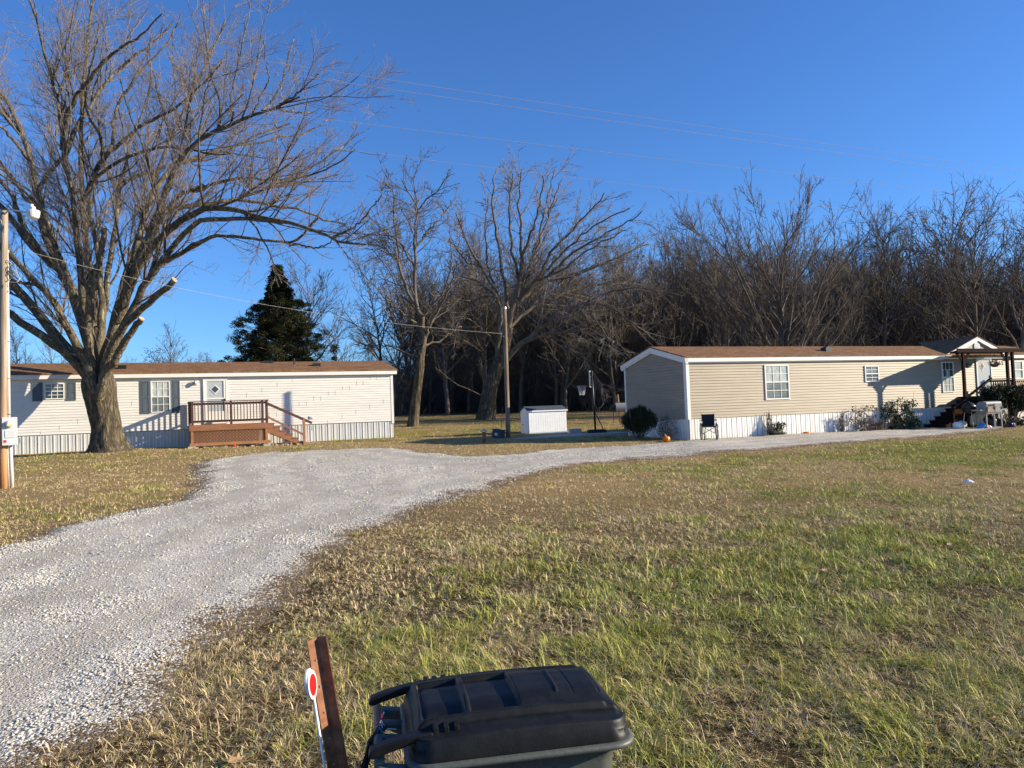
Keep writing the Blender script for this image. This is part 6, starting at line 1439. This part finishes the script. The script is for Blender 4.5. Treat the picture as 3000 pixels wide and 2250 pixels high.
# old strap hanging from the handle
m = MB(); c0 = Vector((-.462, -.02, BH - .02)); pts = [c0 + Vector((-.0, 0, .02)), c0 + Vector((-.04, -.01, -.02)), c0 + Vector((-.075, -.03, -.12)), c0 + Vector((-.085, -.05, -.3)), c0 + Vector((-.09, -.05, -.5)), c0 + Vector((-.10, -.04, -.75))]
for k in range(5): m.tube([tuple(p + Vector((.012 * math.cos(k * 1.3 + i), .012 * math.sin(k * 1.3 + i * 1.4), 0))) for i, p in enumerate(pts)], .007, 5)
st_ = m.build('tie_strap', 'black', bn); m = MB(); r = np.random.default_rng(9)
for k in range(12): q = c0 + Vector(tuple(r.normal(0, .012, 3))) + Vector((0, 0, .03)); m.cur = k % 3; m.tube([tuple(q), tuple(q + Vector(tuple(r.normal(0, .018, 3))))], .002, 4)
m.build('frayed_threads', ['red', 'white_plastic', 'blue'], st_)

# ---- steel fence post
pb = at(1006, 2330, 2.95); pt_ = at(929, 1866, 2.90); pb = pb + (pb - pt_) * .55; 
fp = thing('steel_post', tuple(map(float, pb)), 0, 'rusty steel channel post leaning beside the trash bin', 'post')
d = Vector(pt_) - Vector(pb); L_ = d.length; zz = d.normalized(); xx = Vector((1., -.02, 0)); xx = (xx - zz * xx.dot(zz)).normalized(); yy = zz.cross(xx)
prof = [(-.028, -.034), (0, 0), (.032, -.004), (.036, -.012), (.040, -.011), (.036, .001), (-.002, .006), (-.032, -.031)]
def ring(t, k=1.): return [tuple(zz * t + xx * a + yy * b) for a, b in prof]
m = MB(); n = len(prof); rs = [ring(L_ * k / 12) for k in range(13)]; vs = [p for r_ in rs for p in r_]; fs = []
for i in range(12):
    for k in range(n): fs.append((i * n + k, i * n + (k + 1) % n, (i + 1) * n + (k + 1) % n, (i + 1) * n + k))
tp_ = 12 * n; fs += [(tp_ + a, tp_ + b, tp_ + c, tp_ + e) for a, b, c, e in ((0, 1, 6, 7), (1, 2, 5, 6), (2, 3, 4, 5))]
m.add(vs, fs); m.build('channel', 'rust', fp)
m = MB()
for k in range(6): q = zz * (L_ - .08 - k * .1) + xx * -.012 + yy * -.017; m.tube([tuple(q), tuple(q - yy * .003 + xx * .002)], .0035, 8)
m.build('bolt_stud', 'metal_grey', fp)
# ---- driveway reflector
rb0 = at(962, 2320, 2.85); rt = at(914, 2006, 2.80); rb0 = rb0 + (rb0 - rt) * 1.0; rf_ = thing('reflector_stake', tuple(map(float, rb0)), 0, 'white driveway marker stake with a round red reflector left of the steel post', 'marker stake')
d = Vector(rt) - Vector(rb0); zz = d.normalized(); m = MB(); m.tube([(0, 0, 0), tuple(d * .5), tuple(d * .96)], .0048, 8); m.build('stake', 'white_plastic', rf_, smooth=True)
nn = Vector((.995, -.08, 0)).normalized(); nn = (nn - zz * nn.dot(zz)).normalized(); sd_ = zz.cross(nn)
def disc(mb, c, r_, z0, z1, el=1.22, n=32): mb.rings([[tuple(c + nn * z + sd_ * (r_ * math.cos(g)) + zz * (r_ * el * math.sin(g))) for g in [6.283 * k / n for k in range(n)]] for z in (z0, z1)])
m = MB(); disc(m, d, .042, -.003, .003); m.build('disc', 'white_plastic', rf_); m = MB(); disc(m, d, .032, .0032, .005); m.build('reflector', 'red', rf_)
m = MB(); disc(m, d + zz * .010 - nn * .008, .040, -.003, .003, 1.2); m.build('back_disc', 'white_plastic', rf_)

# the source collections hold only what the wood and brush are instanced from
print('objects', len(bpy.data.objects))
